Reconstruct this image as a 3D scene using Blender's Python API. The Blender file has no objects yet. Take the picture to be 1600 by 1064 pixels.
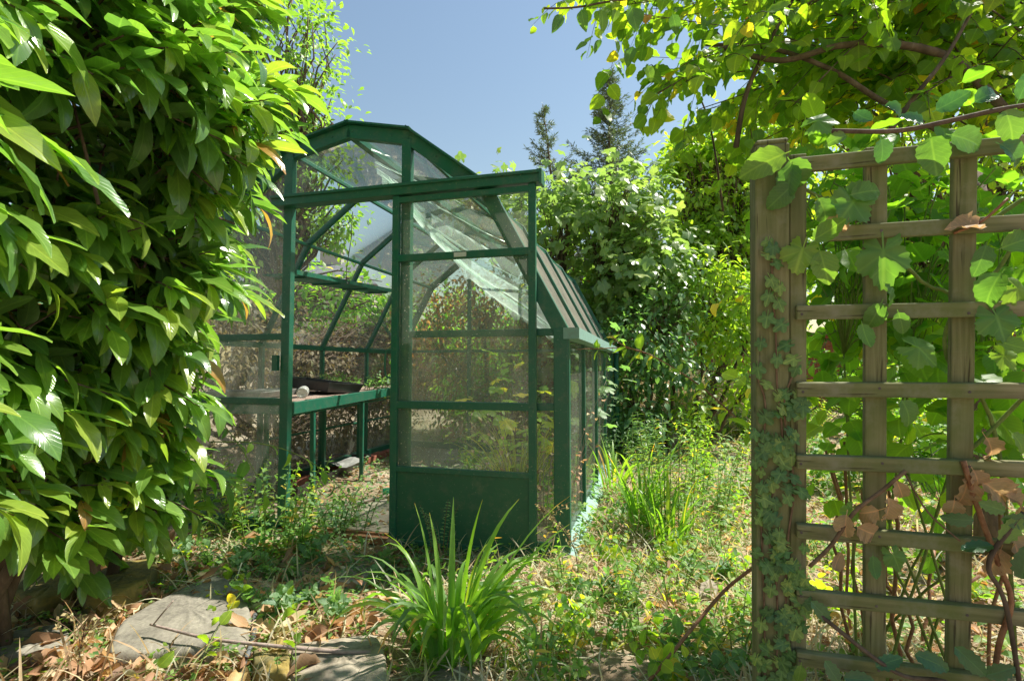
import bpy, math, random
import numpy as np
from mathutils import Vector, Matrix
random.seed(5)
RS = np.random.RandomState(11)
R = math.radians
scene = bpy.context.scene
COL = scene.collection

# ------------------------------------------------------------------ camera model
F = 815.0; CAMH = 1.05; PIT = math.atan(40 / F)
CP, SP = math.cos(PIT), math.sin(PIT)
CAM = np.array([0, 0, CAMH])
def ray(px, py):
    x = (px - 800) / F; y = -(py - 532) / F
    return np.array([x, CP - SP * y, SP + CP * y])
def at(px, py, Y):
    r = ray(px, py); return CAM + r * Y / r[1]
def onz(px, py, z=0.0):
    r = ray(px, py); return CAM + r * (z - CAMH) / r[2]
def onpl(px, py, p, n):
    r = ray(px, py); return CAM + r * np.dot(p - CAM, n) / np.dot(r, n)

cam = bpy.data.cameras.new('camera'); camo = bpy.data.objects.new('camera', cam); COL.objects.link(camo)
camo.location = CAM; camo.rotation_euler = (R(90) + PIT, 0, 0)
cam.sensor_width = 36; cam.lens = 36 * F / 1600; cam.clip_end = 2000; cam.clip_start = 0.02
scene.camera = camo

# ------------------------------------------------------------------ light
SUN_EL, SUN_AZ = R(56), R(64)      # azimuth from +Y towards +X
sd = Vector((math.sin(SUN_AZ) * math.cos(SUN_EL), math.cos(SUN_AZ) * math.cos(SUN_EL), math.sin(SUN_EL)))
sl = bpy.data.lights.new('sun', 'SUN'); sl.energy = 3.7; sl.angle = R(0.5); sl.color = (1, .94, .84)
so = bpy.data.objects.new('sun', sl); COL.objects.link(so)
so.rotation_euler = sd.to_track_quat('Z', 'Y').to_euler(); so.location = (0, 0, 30)
w = bpy.data.worlds.new('World'); scene.world = w; w.use_nodes = True
nt = w.node_tree; bg = nt.nodes['Background']
sky = nt.nodes.new('ShaderNodeTexSky'); sky.sky_type = 'NISHITA'; sky.sun_disc = False
sky.sun_elevation = SUN_EL; sky.sun_rotation = SUN_AZ
sky.air_density = 1.8; sky.dust_density = 0.5; sky.ozone_density = 1.0
nt.links.new(sky.outputs[0], bg.inputs[0]); bg.inputs[1].default_value = 0.052
scene.view_settings.view_transform = 'Standard'; scene.view_settings.look = 'None'
scene.view_settings.exposure = 1.35
scene.cycles.max_bounces = 10; scene.cycles.transparent_max_bounces = 24
scene.cycles.transmission_bounces = 8; scene.cycles.diffuse_bounces = 5
scene.cycles.sample_clamp_indirect = 6
scene.cycles.use_denoising = True

# ------------------------------------------------------------------ materials
def mat(name):
    m = bpy.data.materials.new(name); m.use_nodes = True
    n = m.node_tree; n.nodes.clear()
    out = n.nodes.new('ShaderNodeOutputMaterial')
    return m, n, out
def N(n, t, **k):
    x = n.nodes.new(t)
    for a, b in k.items():
        if a in ('operation', 'blend_type', 'data_type', 'attribute_name', 'noise_dimensions', 'wave_type', 'bands_direction', 'feature'): setattr(x, a, b)
        else: x.inputs[a].default_value = b
    return x
def mixc(n, fac, a, b, blend='MIX'):
    x = n.nodes.new('ShaderNodeMix'); x.data_type = 'RGBA'; x.blend_type = blend
    for s, v in ((0, fac), (6, a), (7, b)):
        if hasattr(v, 'is_linked') or hasattr(v, 'links'): n.links.new(v, x.inputs[s])
        elif s == 0: x.inputs[0].default_value = v
        else: x.inputs[s].default_value = (*v, 1)
    return x.outputs[2]
def math_(n, op, a, b=None, clamp=False):
    x = n.nodes.new('ShaderNodeMath'); x.operation = op; x.use_clamp = clamp
    for i, v in enumerate((a, b)):
        if v is None: continue
        if hasattr(v, 'links'): n.links.new(v, x.inputs[i])
        else: x.inputs[i].default_value = v
    return x.outputs[0]
def maprange(n, v, a, b, c=0, d=1):
    x = n.nodes.new('ShaderNodeMapRange'); n.links.new(v, x.inputs[0])
    for i, q in enumerate((a, b, c, d)): x.inputs[i + 1].default_value = q
    return x.outputs[0]
def ramp(n, fac, stops):
    x = n.nodes.new('ShaderNodeValToRGB'); n.links.new(fac, x.inputs[0])
    e = x.color_ramp.elements
    while len(e) < len(stops): e.new(.5)
    for q, (p, c) in zip(e, stops): q.position = p; q.color = (*c, 1)
    return x.outputs[0]

def leaf_mat(name, stops, trans, rough=.4, tfac=.4, vein=.5, under=.35, lat=9, spec=.5, bump=.3, lift=1.35):
    """stops: per-leaf colour ramp on attribute 'rnd'; trans: tint multiplier of transmitted light"""
    m, n, out = mat(name)
    at_ = N(n, 'ShaderNodeAttribute', attribute_name='rnd')
    uv = n.nodes.new('ShaderNodeUVMap'); sx = n.nodes.new('ShaderNodeSeparateXYZ'); n.links.new(uv.outputs[0], sx.inputs[0])
    base = ramp(n, at_.outputs['Fac'], [(p_, tuple(min(.6, lift * a_ + b_) for a_, b_ in zip(c_, (.008, .008, .014)))) for p_, c_ in stops])
    au = math_(n, 'ABSOLUTE', math_(n, 'SUBTRACT', sx.outputs[0], .5))
    mid = maprange(n, au, .012, .05, 1, 0)
    ph = math_(n, 'SUBTRACT', math_(n, 'MULTIPLY', sx.outputs[1], lat), math_(n, 'MULTIPLY', au, lat * .7))
    fr = math_(n, 'ABSOLUTE', math_(n, 'SUBTRACT', math_(n, 'FRACT', ph), .5))
    latv = maprange(n, fr, .0, .11, .55, 0)
    v = math_(n, 'MULTIPLY', math_(n, 'MAXIMUM', mid, latv), vein)
    tc = n.nodes.new('ShaderNodeTexCoord')
    ns = N(n, 'ShaderNodeTexNoise', Scale=30.0, Detail=3.0); n.links.new(tc.outputs['Object'], ns.inputs['Vector'])
    mot = mixc(n, maprange(n, ns.outputs[0], .35, .75, 0, .45), base, (.55, .6, .35), 'MULTIPLY')
    light = mixc(n, 1.0, mot, (1.9, 1.65, 1.6), 'MULTIPLY')
    c = mixc(n, v, mot, light)
    geo = n.nodes.new('ShaderNodeNewGeometry')
    pale = mixc(n, .55, c, (.16, .22, .09))
    c2 = mixc(n, math_(n, 'MULTIPLY', geo.outputs['Backfacing'], under), c, pale)
    p = N(n, 'ShaderNodeBsdfPrincipled', Roughness=rough); n.links.new(c2, p.inputs['Base Color'])
    p.inputs['Specular IOR Level'].default_value = spec
    bp = N(n, 'ShaderNodeBump', Strength=bump, Distance=.002); n.links.new(math_(n, 'SUBTRACT', 1.0, math_(n, 'MAXIMUM', mid, latv)), bp.inputs['Height'])
    n.links.new(bp.outputs[0], p.inputs['Normal'])
    t = n.nodes.new('ShaderNodeBsdfTranslucent')
    n.links.new(mixc(n, 1.0, c, tuple(1.4 * q for q in trans), 'MULTIPLY'), t.inputs[0])
    mx = n.nodes.new('ShaderNodeMixShader'); mx.inputs[0].default_value = tfac
    n.links.new(p.outputs[0], mx.inputs[1]); n.links.new(t.outputs[0], mx.inputs[2]); n.links.new(mx.outputs[0], out.inputs[0])
    return m

def noise_mat(name, stops, scale=8, detail=6, rough=.9, bump=.4, bscale=60, stretch=(1, 1, 1), spec=.3, bdist=.01, metallic=0):
    m, n, out = mat(name)
    tc = n.nodes.new('ShaderNodeTexCoord'); mp = n.nodes.new('ShaderNodeMapping'); mp.inputs['Scale'].default_value = stretch
    n.links.new(tc.outputs['Object'], mp.inputs[0])
    ns = N(n, 'ShaderNodeTexNoise', Scale=scale, Detail=detail, Roughness=.65); n.links.new(mp.outputs[0], ns.inputs['Vector'])
    n2 = N(n, 'ShaderNodeTexNoise', Scale=bscale, Detail=4.0); n.links.new(mp.outputs[0], n2.inputs['Vector'])
    f = math_(n, 'ADD', math_(n, 'MULTIPLY', ns.outputs[0], .75), math_(n, 'MULTIPLY', n2.outputs[0], .25))
    p = N(n, 'ShaderNodeBsdfPrincipled', Roughness=rough, Metallic=metallic)
    p.inputs['Specular IOR Level'].default_value = spec
    n.links.new(ramp(n, f, stops), p.inputs['Base Color'])
    b = N(n, 'ShaderNodeBump', Strength=bump, Distance=bdist); n.links.new(f, b.inputs['Height']); n.links.new(b.outputs[0], p.inputs['Normal'])
    n.links.new(p.outputs[0], out.inputs[0])
    return m

def glass_mat(name, dirt_lo, dirt_hi, dcol=(.55, .56, .47), scale=3.0, streak=.35, speck=.5):
    m, n, out = mat(name)
    tc = n.nodes.new('ShaderNodeTexCoord'); mp = n.nodes.new('ShaderNodeMapping'); mp.inputs['Scale'].default_value = (1, 1, streak)
    n.links.new(tc.outputs['Object'], mp.inputs[0])
    ns = N(n, 'ShaderNodeTexNoise', Scale=scale, Detail=8.0, Roughness=.7); n.links.new(mp.outputs[0], ns.inputs['Vector'])
    vo = N(n, 'ShaderNodeTexNoise', Scale=75.0, Detail=2.0); n.links.new(tc.outputs['Object'], vo.inputs['Vector'])
    f = maprange(n, ns.outputs[0], .35, .7, dirt_lo, dirt_hi)
    sp = maprange(n, vo.outputs[0], .66, .72, 0, speck)
    f = math_(n, 'ADD', f, sp, True)
    tr = n.nodes.new('ShaderNodeBsdfTransparent'); tr.inputs[0].default_value = (.93, .97, .94, 1)
    gl = n.nodes.new('ShaderNodeBsdfGlossy'); gl.inputs['Roughness'].default_value = .03
    fr = n.nodes.new('ShaderNodeFresnel'); fr.inputs[0].default_value = 1.45
    # a thin pane: reflect with the same strength whichever side is met
    geo = n.nodes.new('ShaderNodeNewGeometry')
    lw = n.nodes.new('ShaderNodeLayerWeight'); lw.inputs[0].default_value = .12
    m1 = n.nodes.new('ShaderNodeMixShader'); n.links.new(maprange(n, lw.outputs['Fresnel'], 0, 1, .03, .75), m1.inputs[0])
    n.links.new(tr.outputs[0], m1.inputs[1]); n.links.new(gl.outputs[0], m1.inputs[2])
    df = n.nodes.new('ShaderNodeBsdfDiffuse'); df.inputs[0].default_value = (*dcol, 1)
    tl = n.nodes.new('ShaderNodeBsdfTranslucent'); tl.inputs[0].default_value = (*dcol, 1)
    m2 = n.nodes.new('ShaderNodeMixShader'); m2.inputs[0].default_value = .5
    n.links.new(df.outputs[0], m2.inputs[1]); n.links.new(tl.outputs[0], m2.inputs[2])
    m3 = n.nodes.new('ShaderNodeMixShader'); n.links.new(f, m3.inputs[0])
    n.links.new(m1.outputs[0], m3.inputs[1]); n.links.new(m2.outputs[0], m3.inputs[2])
    n.links.new(m3.outputs[0], out.inputs[0])
    return m

def paint_mat(name, col, rough=.38):
    m, n, out = mat(name)
    tc = n.nodes.new('ShaderNodeTexCoord')
    ns = N(n, 'ShaderNodeTexNoise', Scale=5.0, Detail=8.0, Roughness=.7); n.links.new(tc.outputs['Object'], ns.inputs['Vector'])
    n2 = N(n, 'ShaderNodeTexNoise', Scale=90.0, Detail=3.0); n.links.new(tc.outputs['Object'], n2.inputs['Vector'])
    c = mixc(n, maprange(n, ns.outputs[0], .4, .75, 0, .45), col, tuple(.5 * a + b for a, b in zip(col, (.035, .04, .03))))
    c = mixc(n, maprange(n, n2.outputs[0], .66, .74, 0, .55), c, (.3, .31, .24))
    n3 = N(n, 'ShaderNodeTexNoise', Scale=14.0, Detail=7.0, Roughness=.75); n.links.new(tc.outputs['Object'], n3.inputs['Vector'])
    c = mixc(n, maprange(n, n3.outputs[0], .5, .75, 0, .5), c, (.16, .17, .12))
    p = N(n, 'ShaderNodeBsdfPrincipled', Roughness=rough); n.links.new(c, p.inputs['Base Color'])
    n.links.new(maprange(n, ns.outputs[0], .3, .7, rough - .08, rough + .2), p.inputs['Roughness'])
    n.links.new(p.outputs[0], out.inputs[0])
    return m

def wood_mat(name, stretch):
    m, n, out = mat(name)
    tc = n.nodes.new('ShaderNodeTexCoord'); mp = n.nodes.new('ShaderNodeMapping'); mp.inputs['Scale'].default_value = stretch
    n.links.new(tc.outputs['Object'], mp.inputs[0])
    a = N(n, 'ShaderNodeTexNoise', Scale=55.0, Detail=5.0, Roughness=.6, Distortion=.6); n.links.new(mp.outputs[0], a.inputs['Vector'])
    b = N(n, 'ShaderNodeTexNoise', Scale=5.0, Detail=4.0); n.links.new(tc.outputs['Object'], b.inputs['Vector'])
    c = ramp(n, a.outputs[0], [(.3, (.115, .105, .055)), (.5, (.23, .205, .115)), (.7, (.34, .31, .19))])
    c = mixc(n, maprange(n, b.outputs[0], .36, .62, .1, .85), c, (.13, .16, .05))      # algae
    cr = N(n, 'ShaderNodeTexNoise', Scale=130.0, Detail=2.0); n.links.new(mp.outputs[0], cr.inputs['Vector'])
    c = mixc(n, maprange(n, cr.outputs[0], .63, .7, 0, .75), c, (.035, .025, .015))
    g2 = N(n, 'ShaderNodeTexNoise', Scale=11.0, Detail=5.0, Roughness=.7); n.links.new(tc.outputs['Object'], g2.inputs['Vector'])
    c = mixc(n, maprange(n, g2.outputs[0], .52, .72, 0, .6), c, (.26, .25, .18))
    k = N(n, 'ShaderNodeTexVoronoi', Scale=7.0); n.links.new(tc.outputs['Object'], k.inputs['Vector'])
    c = mixc(n, maprange(n, k.outputs['Distance'], .03, .09, .7, 0), c, (.06, .035, .015))
    p = N(n, 'ShaderNodeBsdfPrincipled', Roughness=.85); n.links.new(c, p.inputs['Base Color']); p.inputs['Specular IOR Level'].default_value = .25
    bp = N(n, 'ShaderNodeBump', Strength=.5, Distance=.003); n.links.new(a.outputs[0], bp.inputs['Height']); n.links.new(bp.outputs[0], p.inputs['Normal'])
    n.links.new(p.outputs[0], out.inputs[0])
    return m

def film_mat(name):
    m, n, out = mat(name)
    tr = n.nodes.new('ShaderNodeBsdfTransparent'); tr.inputs[0].default_value = (.9, .95, .92, 1)
    gl = n.nodes.new('ShaderNodeBsdfGlossy'); gl.inputs['Roughness'].default_value = .25
    tl = n.nodes.new('ShaderNodeBsdfTranslucent'); tl.inputs[0].default_value = (.75, .85, .78, 1)
    lw = n.nodes.new('ShaderNodeLayerWeight'); lw.inputs[0].default_value = .5
    m1 = n.nodes.new('ShaderNodeMixShader'); m1.inputs[0].default_value = .15
    n.links.new(tl.outputs[0], m1.inputs[1]); n.links.new(gl.outputs[0], m1.inputs[2])
    m2 = n.nodes.new('ShaderNodeMixShader'); n.links.new(maprange(n, lw.outputs['Facing'], 0, 1, .1, .7), m2.inputs[0])
    n.links.new(tr.outputs[0], m2.inputs[1]); n.links.new(m1.outputs[0], m2.inputs[2]); n.links.new(m2.outputs[0], out.inputs[0])
    return m

def soil_mat(name):
    m, n, out = mat(name)
    tc = n.nodes.new('ShaderNodeTexCoord')
    a = N(n, 'ShaderNodeTexNoise', Scale=1.1, Detail=6.0, Roughness=.7); n.links.new(tc.outputs['Object'], a.inputs['Vector'])
    b = N(n, 'ShaderNodeTexNoise', Scale=45.0, Detail=6.0, Roughness=.8); n.links.new(tc.outputs['Object'], b.inputs['Vector'])
    v = N(n, 'ShaderNodeTexVoronoi', Scale=70.0); n.links.new(tc.outputs['Object'], v.inputs['Vector'])
    dry = ramp(n, b.outputs[0], [(.3, (.26, .19, .13)), (.5, (.47, .37, .27)), (.7, (.62, .53, .42))])
    dark = ramp(n, b.outputs[0], [(.3, (.1, .065, .04)), (.55, (.24, .17, .1)), (.75, (.4, .3, .19))])
    c = mixc(n, maprange(n, a.outputs[0], .38, .6), dark, dry)
    c = mixc(n, maprange(n, v.outputs['Distance'], .1, .4, .35, 0), c, (.42, .34, .25))
    p = N(n, 'ShaderNodeBsdfPrincipled', Roughness=1.0); n.links.new(c, p.inputs['Base Color']); p.inputs['Specular IOR Level'].default_value = .15
    bp = N(n, 'ShaderNodeBump', Strength=.8, Distance=.02); n.links.new(b.outputs[0], bp.inputs['Height']); n.links.new(bp.outputs[0], p.inputs['Normal'])
    n.links.new(p.outputs[0], out.inputs[0])
    return m

YG = (2.6, 2.7, .7)      # transmitted light is yellower than reflected
M = {}
M['laurel'] = leaf_mat('laurel leaf', [(0, (.045, .115, .03)), (.5, (.08, .175, .035)), (.8, (.13, .235, .03)), (.96, (.2, .27, .035)), (1, (.28, .16, .04))], (1.75, 1.8, .75), rough=.22, tfac=.4, vein=.5, under=.6, spec=1.0)
M['laurel_dull'] = leaf_mat('old laurel leaf', [(0, (.02, .065, .016)), (1, (.05, .13, .025))], YG, rough=.3, tfac=.3, spec=.9, lift=2.3)
M['broad'] = leaf_mat('broad leaf', [(0, (.04, .11, .015)), (.6, (.09, .19, .02)), (.9, (.17, .26, .025)), (.97, (.42, .3, .03)), (1, (.3, .12, .03))], (2.3, 2.3, .5), rough=.45, tfac=.55, vein=.5)
M['canopy'] = leaf_mat('canopy leaf', [(0, (.05, .11, .012)), (.5, (.1, .18, .015)), (.93, (.17, .23, .02)), (.98, (.36, .27, .03)), (1, (.3, .13, .03))], (2.2, 2.2, .45), rough=.45, tfac=.6, vein=.5)
M['dark_leaf'] = leaf_mat('dark vine leaf', [(0, (.05, .12, .03)), (.7, (.09, .18, .035)), (1, (.16, .24, .03))], (1.8, 2.0, .6), rough=.5, tfac=.35, vein=.6, lat=8)  # dark green leaf of the trellis bramble and the overhanging twig
M['maple'] = leaf_mat('maple leaf', [(0, (.1, .17, .06)), (.6, (.16, .24, .08)), (1, (.24, .29, .09))], (1.5, 1.6, .7), rough=.34, tfac=.42, vein=.3, spec=.7)
M['dark'] = leaf_mat('dark shrub leaf', [(0, (.06, .13, .06)), (.7, (.1, .19, .08)), (1, (.17, .26, .08))], (1.9, 2.1, .6), rough=.3, tfac=.4, vein=.3, spec=.8)
M['yellow'] = leaf_mat('light tree leaf', [(0, (.08, .15, .02)), (.6, (.15, .24, .03)), (1, (.28, .32, .04))], (2.1, 2.1, .5), rough=.42, tfac=.5, vein=.3)
M['pale'] = leaf_mat('pale tree leaf', [(0, (.07, .14, .03)), (1, (.16, .25, .05))], (2.0, 2.2, .6), rough=.4, tfac=.45, vein=.3)
M['rust'] = leaf_mat('rusty leaf', [(0, (.1, .12, .03)), (.4, (.2, .13, .05)), (.75, (.38, .17, .06)), (1, (.5, .26, .1))], (1.6, 1.4, .9), rough=.6, tfac=.4, vein=.3)
M['brown'] = leaf_mat('dead brown leaf', [(0, (.14, .08, .045)), (.35, (.3, .17, .09)), (.7, (.45, .28, .15)), (.9, (.58, .42, .27)), (1, (.55, .24, .06))], (1.4, 1.2, .9), rough=.6, tfac=.25, vein=.35, under=.2)
M['hedge'] = leaf_mat('dry hedge leaf', [(0, (.05, .04, .02)), (.5, (.12, .09, .04)), (.85, (.2, .15, .07)), (1, (.12, .15, .05))], (1.4, 1.3, .8), rough=.6, tfac=.3, vein=.2)
M['needle'] = leaf_mat('spruce needle', [(0, (.045, .085, .045)), (.6, (.08, .125, .065)), (1, (.14, .18, .085))], (1.5, 1.6, .8), rough=.5, tfac=.15, vein=0, under=.2)
M['tan'] = leaf_mat('withered tan leaf', [(0, (.2, .12, .06)), (.6, (.3, .19, .1)), (1, (.4, .28, .17))], (1.3, 1.2, .9), rough=.7, tfac=.35, vein=.6, under=.1)
M['ivy'] = leaf_mat('ivy leaf', [(0, (.045, .11, .03)), (.6, (.085, .17, .04)), (1, (.17, .24, .05))], (1.8, 2.0, .6), rough=.5, tfac=.25, vein=.8, lat=5)
M['holly'] = leaf_mat('holly leaf', [(0, (.025, .08, .025)), (.7, (.05, .13, .04)), (1, (.12, .2, .03))], (1.8, 2.1, .6), rough=.25, tfac=.3, vein=.5, lat=6, spec=.7)
M['weed'] = leaf_mat('weed leaf', [(0, (.05, .12, .035)), (.5, (.1, .2, .035)), (.85, (.18, .27, .04)), (.96, (.38, .34, .05)), (1, (.4, .18, .05))], (2.1, 2.2, .5), rough=.5, tfac=.42, vein=.4)
M['bluegreen'] = leaf_mat('blue green weed leaf', [(0, (.06, .13, .06)), (1, (.15, .24, .1))], (1.7, 2, .7), rough=.5, tfac=.4, vein=.4)
M['lime'] = leaf_mat('bramble leaf', [(0, (.1, .2, .03)), (.7, (.2, .3, .03)), (.92, (.4, .36, .04)), (1, (.55, .33, .04))], (2.0, 2.0, .45), rough=.45, tfac=.5, vein=.5)
M['blade'] = leaf_mat('strap leaf', [(0, (.06, .14, .035)), (.5, (.11, .23, .03)), (.85, (.2, .3, .03)), (.95, (.42, .36, .06)), (1, (.5, .24, .06))], (2.1, 2.1, .5), rough=.38, tfac=.4, vein=.25, lat=0, spec=.6)
M['straw'] = leaf_mat('dry grass blade', [(0, (.32, .19, .11)), (.5, (.54, .38, .24)), (.9, (.68, .54, .36)), (1, (.3, .3, .1))], (1.3, 1.2, .9), rough=.7, tfac=.3, vein=0)
M['fern'] = leaf_mat('yellowing grass', [(0, (.1, .14, .03)), (.6, (.28, .28, .05)), (1, (.5, .4, .12))], (1.6, 1.5, .6), rough=.6, tfac=.4, vein=0)
M['seed'] = leaf_mat('dry seed head', [(0, (.35, .22, .1)), (1, (.6, .45, .25))], (1.2, 1.1, .9), rough=.8, tfac=.3, vein=0)
M['bark'] = noise_mat('bark', [(.3, (.05, .035, .025)), (.55, (.14, .1, .07)), (.75, (.26, .21, .16))], scale=25, bump=.6, stretch=(1, 1, .4))
M['twig'] = noise_mat('brown twig', [(.3, (.1, .06, .035)), (.7, (.24, .16, .1))], scale=30)
M['greenstem'] = noise_mat('green stem', [(.3, (.1, .17, .03)), (.7, (.25, .3, .08))], scale=30, rough=.6)
M['redcane'] = noise_mat('reddish cane', [(.3, (.16, .06, .03)), (.7, (.38, .2, .1))], scale=30, rough=.6)
M['greycane'] = noise_mat('grey dead stick', [(.3, (.2, .14, .12)), (.7, (.45, .36, .31))], scale=40)
M['soil'] = soil_mat('dry soil')
M['stone'] = noise_mat('grey garden stone', [(.28, (.09, .085, .07)), (.45, (.19, .175, .14)), (.6, (.27, .25, .2)), (.75, (.42, .39, .31))], scale=9, bump=.8, bscale=70, bdist=.012)
M['moss_stone'] = noise_mat('mossy stone', [(.28, (.06, .06, .035)), (.45, (.16, .14, .06)), (.58, (.3, .22, .06)), (.75, (.36, .32, .2))], scale=6, bump=.9, bscale=60, bdist=.015)
M['slab'] = noise_mat('concrete slab', [(.3, (.13, .105, .07)), (.45, (.24, .2, .15)), (.58, (.33, .29, .22)), (.72, (.42, .38, .3))], scale=7, bump=.8, bscale=90)
M['green'] = paint_mat('green painted aluminium', (.012, .125, .075))
M['turq'] = paint_mat('faded turquoise painted rail', (.22, .38, .34), .55)
M['kick'] = paint_mat('dark green panel', (.018, .12, .065), .42)
M['glass'] = glass_mat('dusty glass', .05, .3, speck=.65)
M['roofglass'] = glass_mat('clear roof glass', .0, .09, speck=.25)
M['dirtyglass'] = glass_mat('grimy roof glass', .5, .92, (.4, .38, .32), 4, .6, .5)
M['film'] = film_mat('polythene')
M['black'] = noise_mat('black plastic', [(.3, (.012, .012, .013)), (.7, (.05, .05, .052))], rough=.4, bump=.1, spec=.5)
M['greyplastic'] = noise_mat('grey plastic', [(.3, (.14, .14, .13)), (.7, (.36, .36, .34))], rough=.5, bump=.1, spec=.5)
M['hose'] = noise_mat('grey hose', [(.3, (.06, .065, .07)), (.7, (.14, .15, .16))], rough=.45, bump=.1, spec=.5)
M['gravel'] = noise_mat('gravel', [(.3, (.16, .1, .075)), (.5, (.34, .24, .19)), (.7, (.5, .4, .34))], scale=80, bump=1, bscale=160)
M['brick'] = noise_mat('red brick', [(.3, (.17, .05, .03)), (.7, (.36, .14, .09))], scale=12)
M['mortar'] = noise_mat('mortar', [(.3, (.2, .18, .15)), (.7, (.36, .33, .29))], scale=20)
M['render'] = noise_mat('pale render', [(.3, (.42, .38, .33)), (.7, (.58, .54, .48))], scale=2)
M['slate'] = noise_mat('slate roof', [(.3, (.13, .13, .15)), (.7, (.25, .25, .28))], scale=3)
M['pot'] = noise_mat('chimney pot clay', [(.3, (.3, .2, .14)), (.7, (.42, .3, .22))], scale=5)
M['labelwhite'] = noise_mat('off white label', [(.3, (.5, .52, .47)), (.7, (.65, .66, .6))], scale=40)
M['wire'] = noise_mat('dark wire', [(.3, (.06, .05, .05)), (.7, (.14, .11, .1))], scale=30, rough=.6)
M['wood_v'] = wood_mat('weathered wood upright', (1, 1, .05))
M['wood_h'] = wood_mat('weathered wood rail', (.05, 1, 1))
M['wood_pale'] = wood_mat('pale post wood', (1, 1, .05))
m, n, out = mat('green bottle plastic')
p = N(n, 'ShaderNodeBsdfPrincipled', Roughness=.15); p.inputs['Base Color'].default_value = (.05, .4, .2, 1); p.inputs['Transmission Weight'].default_value = .6
n.links.new(p.outputs[0], out.inputs[0]); M['bottle'] = m
m, n, out = mat('clear dusty jar')
p = N(n, 'ShaderNodeBsdfPrincipled', Roughness=.25); p.inputs['Base Color'].default_value = (.8, .8, .74, 1); p.inputs['Transmission Weight'].default_value = .55
n.links.new(p.outputs[0], out.inputs[0]); M['jar'] = m
m, n, out = mat('blue plastic')
p = N(n, 'ShaderNodeBsdfPrincipled', Roughness=.5); p.inputs['Base Color'].default_value = (.12, .4, .42, 1)
n.links.new(p.outputs[0], out.inputs[0]); M['blue'] = m
m, n, out = mat('window dark glass')
p = N(n, 'ShaderNodeBsdfPrincipled', Roughness=.1); p.inputs['Base Color'].default_value = (.05, .06, .07, 1)
n.links.new(p.outputs[0], out.inputs[0]); M['pane'] = m

# ------------------------------------------------------------------ object helpers
def tag(o, label=None, cat=None, group=None, kind=None):
    if label: o['label'] = label
    if cat: o['category'] = cat
    if group: o['group'] = group
    if kind: o['kind'] = kind
    return o
def empty(name, loc=(0, 0, 0), rz=0, label=None, cat=None, group=None):
    o = bpy.data.objects.new(name, None); COL.objects.link(o); o.empty_display_size = .1
    o.location = Vector([float(a) for a in loc]); o.rotation_euler = (0, 0, rz)
    return tag(o, label, cat, group)
def copy_tree(o, parent=None):
    c = o.copy(); COL.objects.link(c)
    if parent: c.parent = parent
    for ch in list(o.children): copy_tree(ch, c)
    return c

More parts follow.
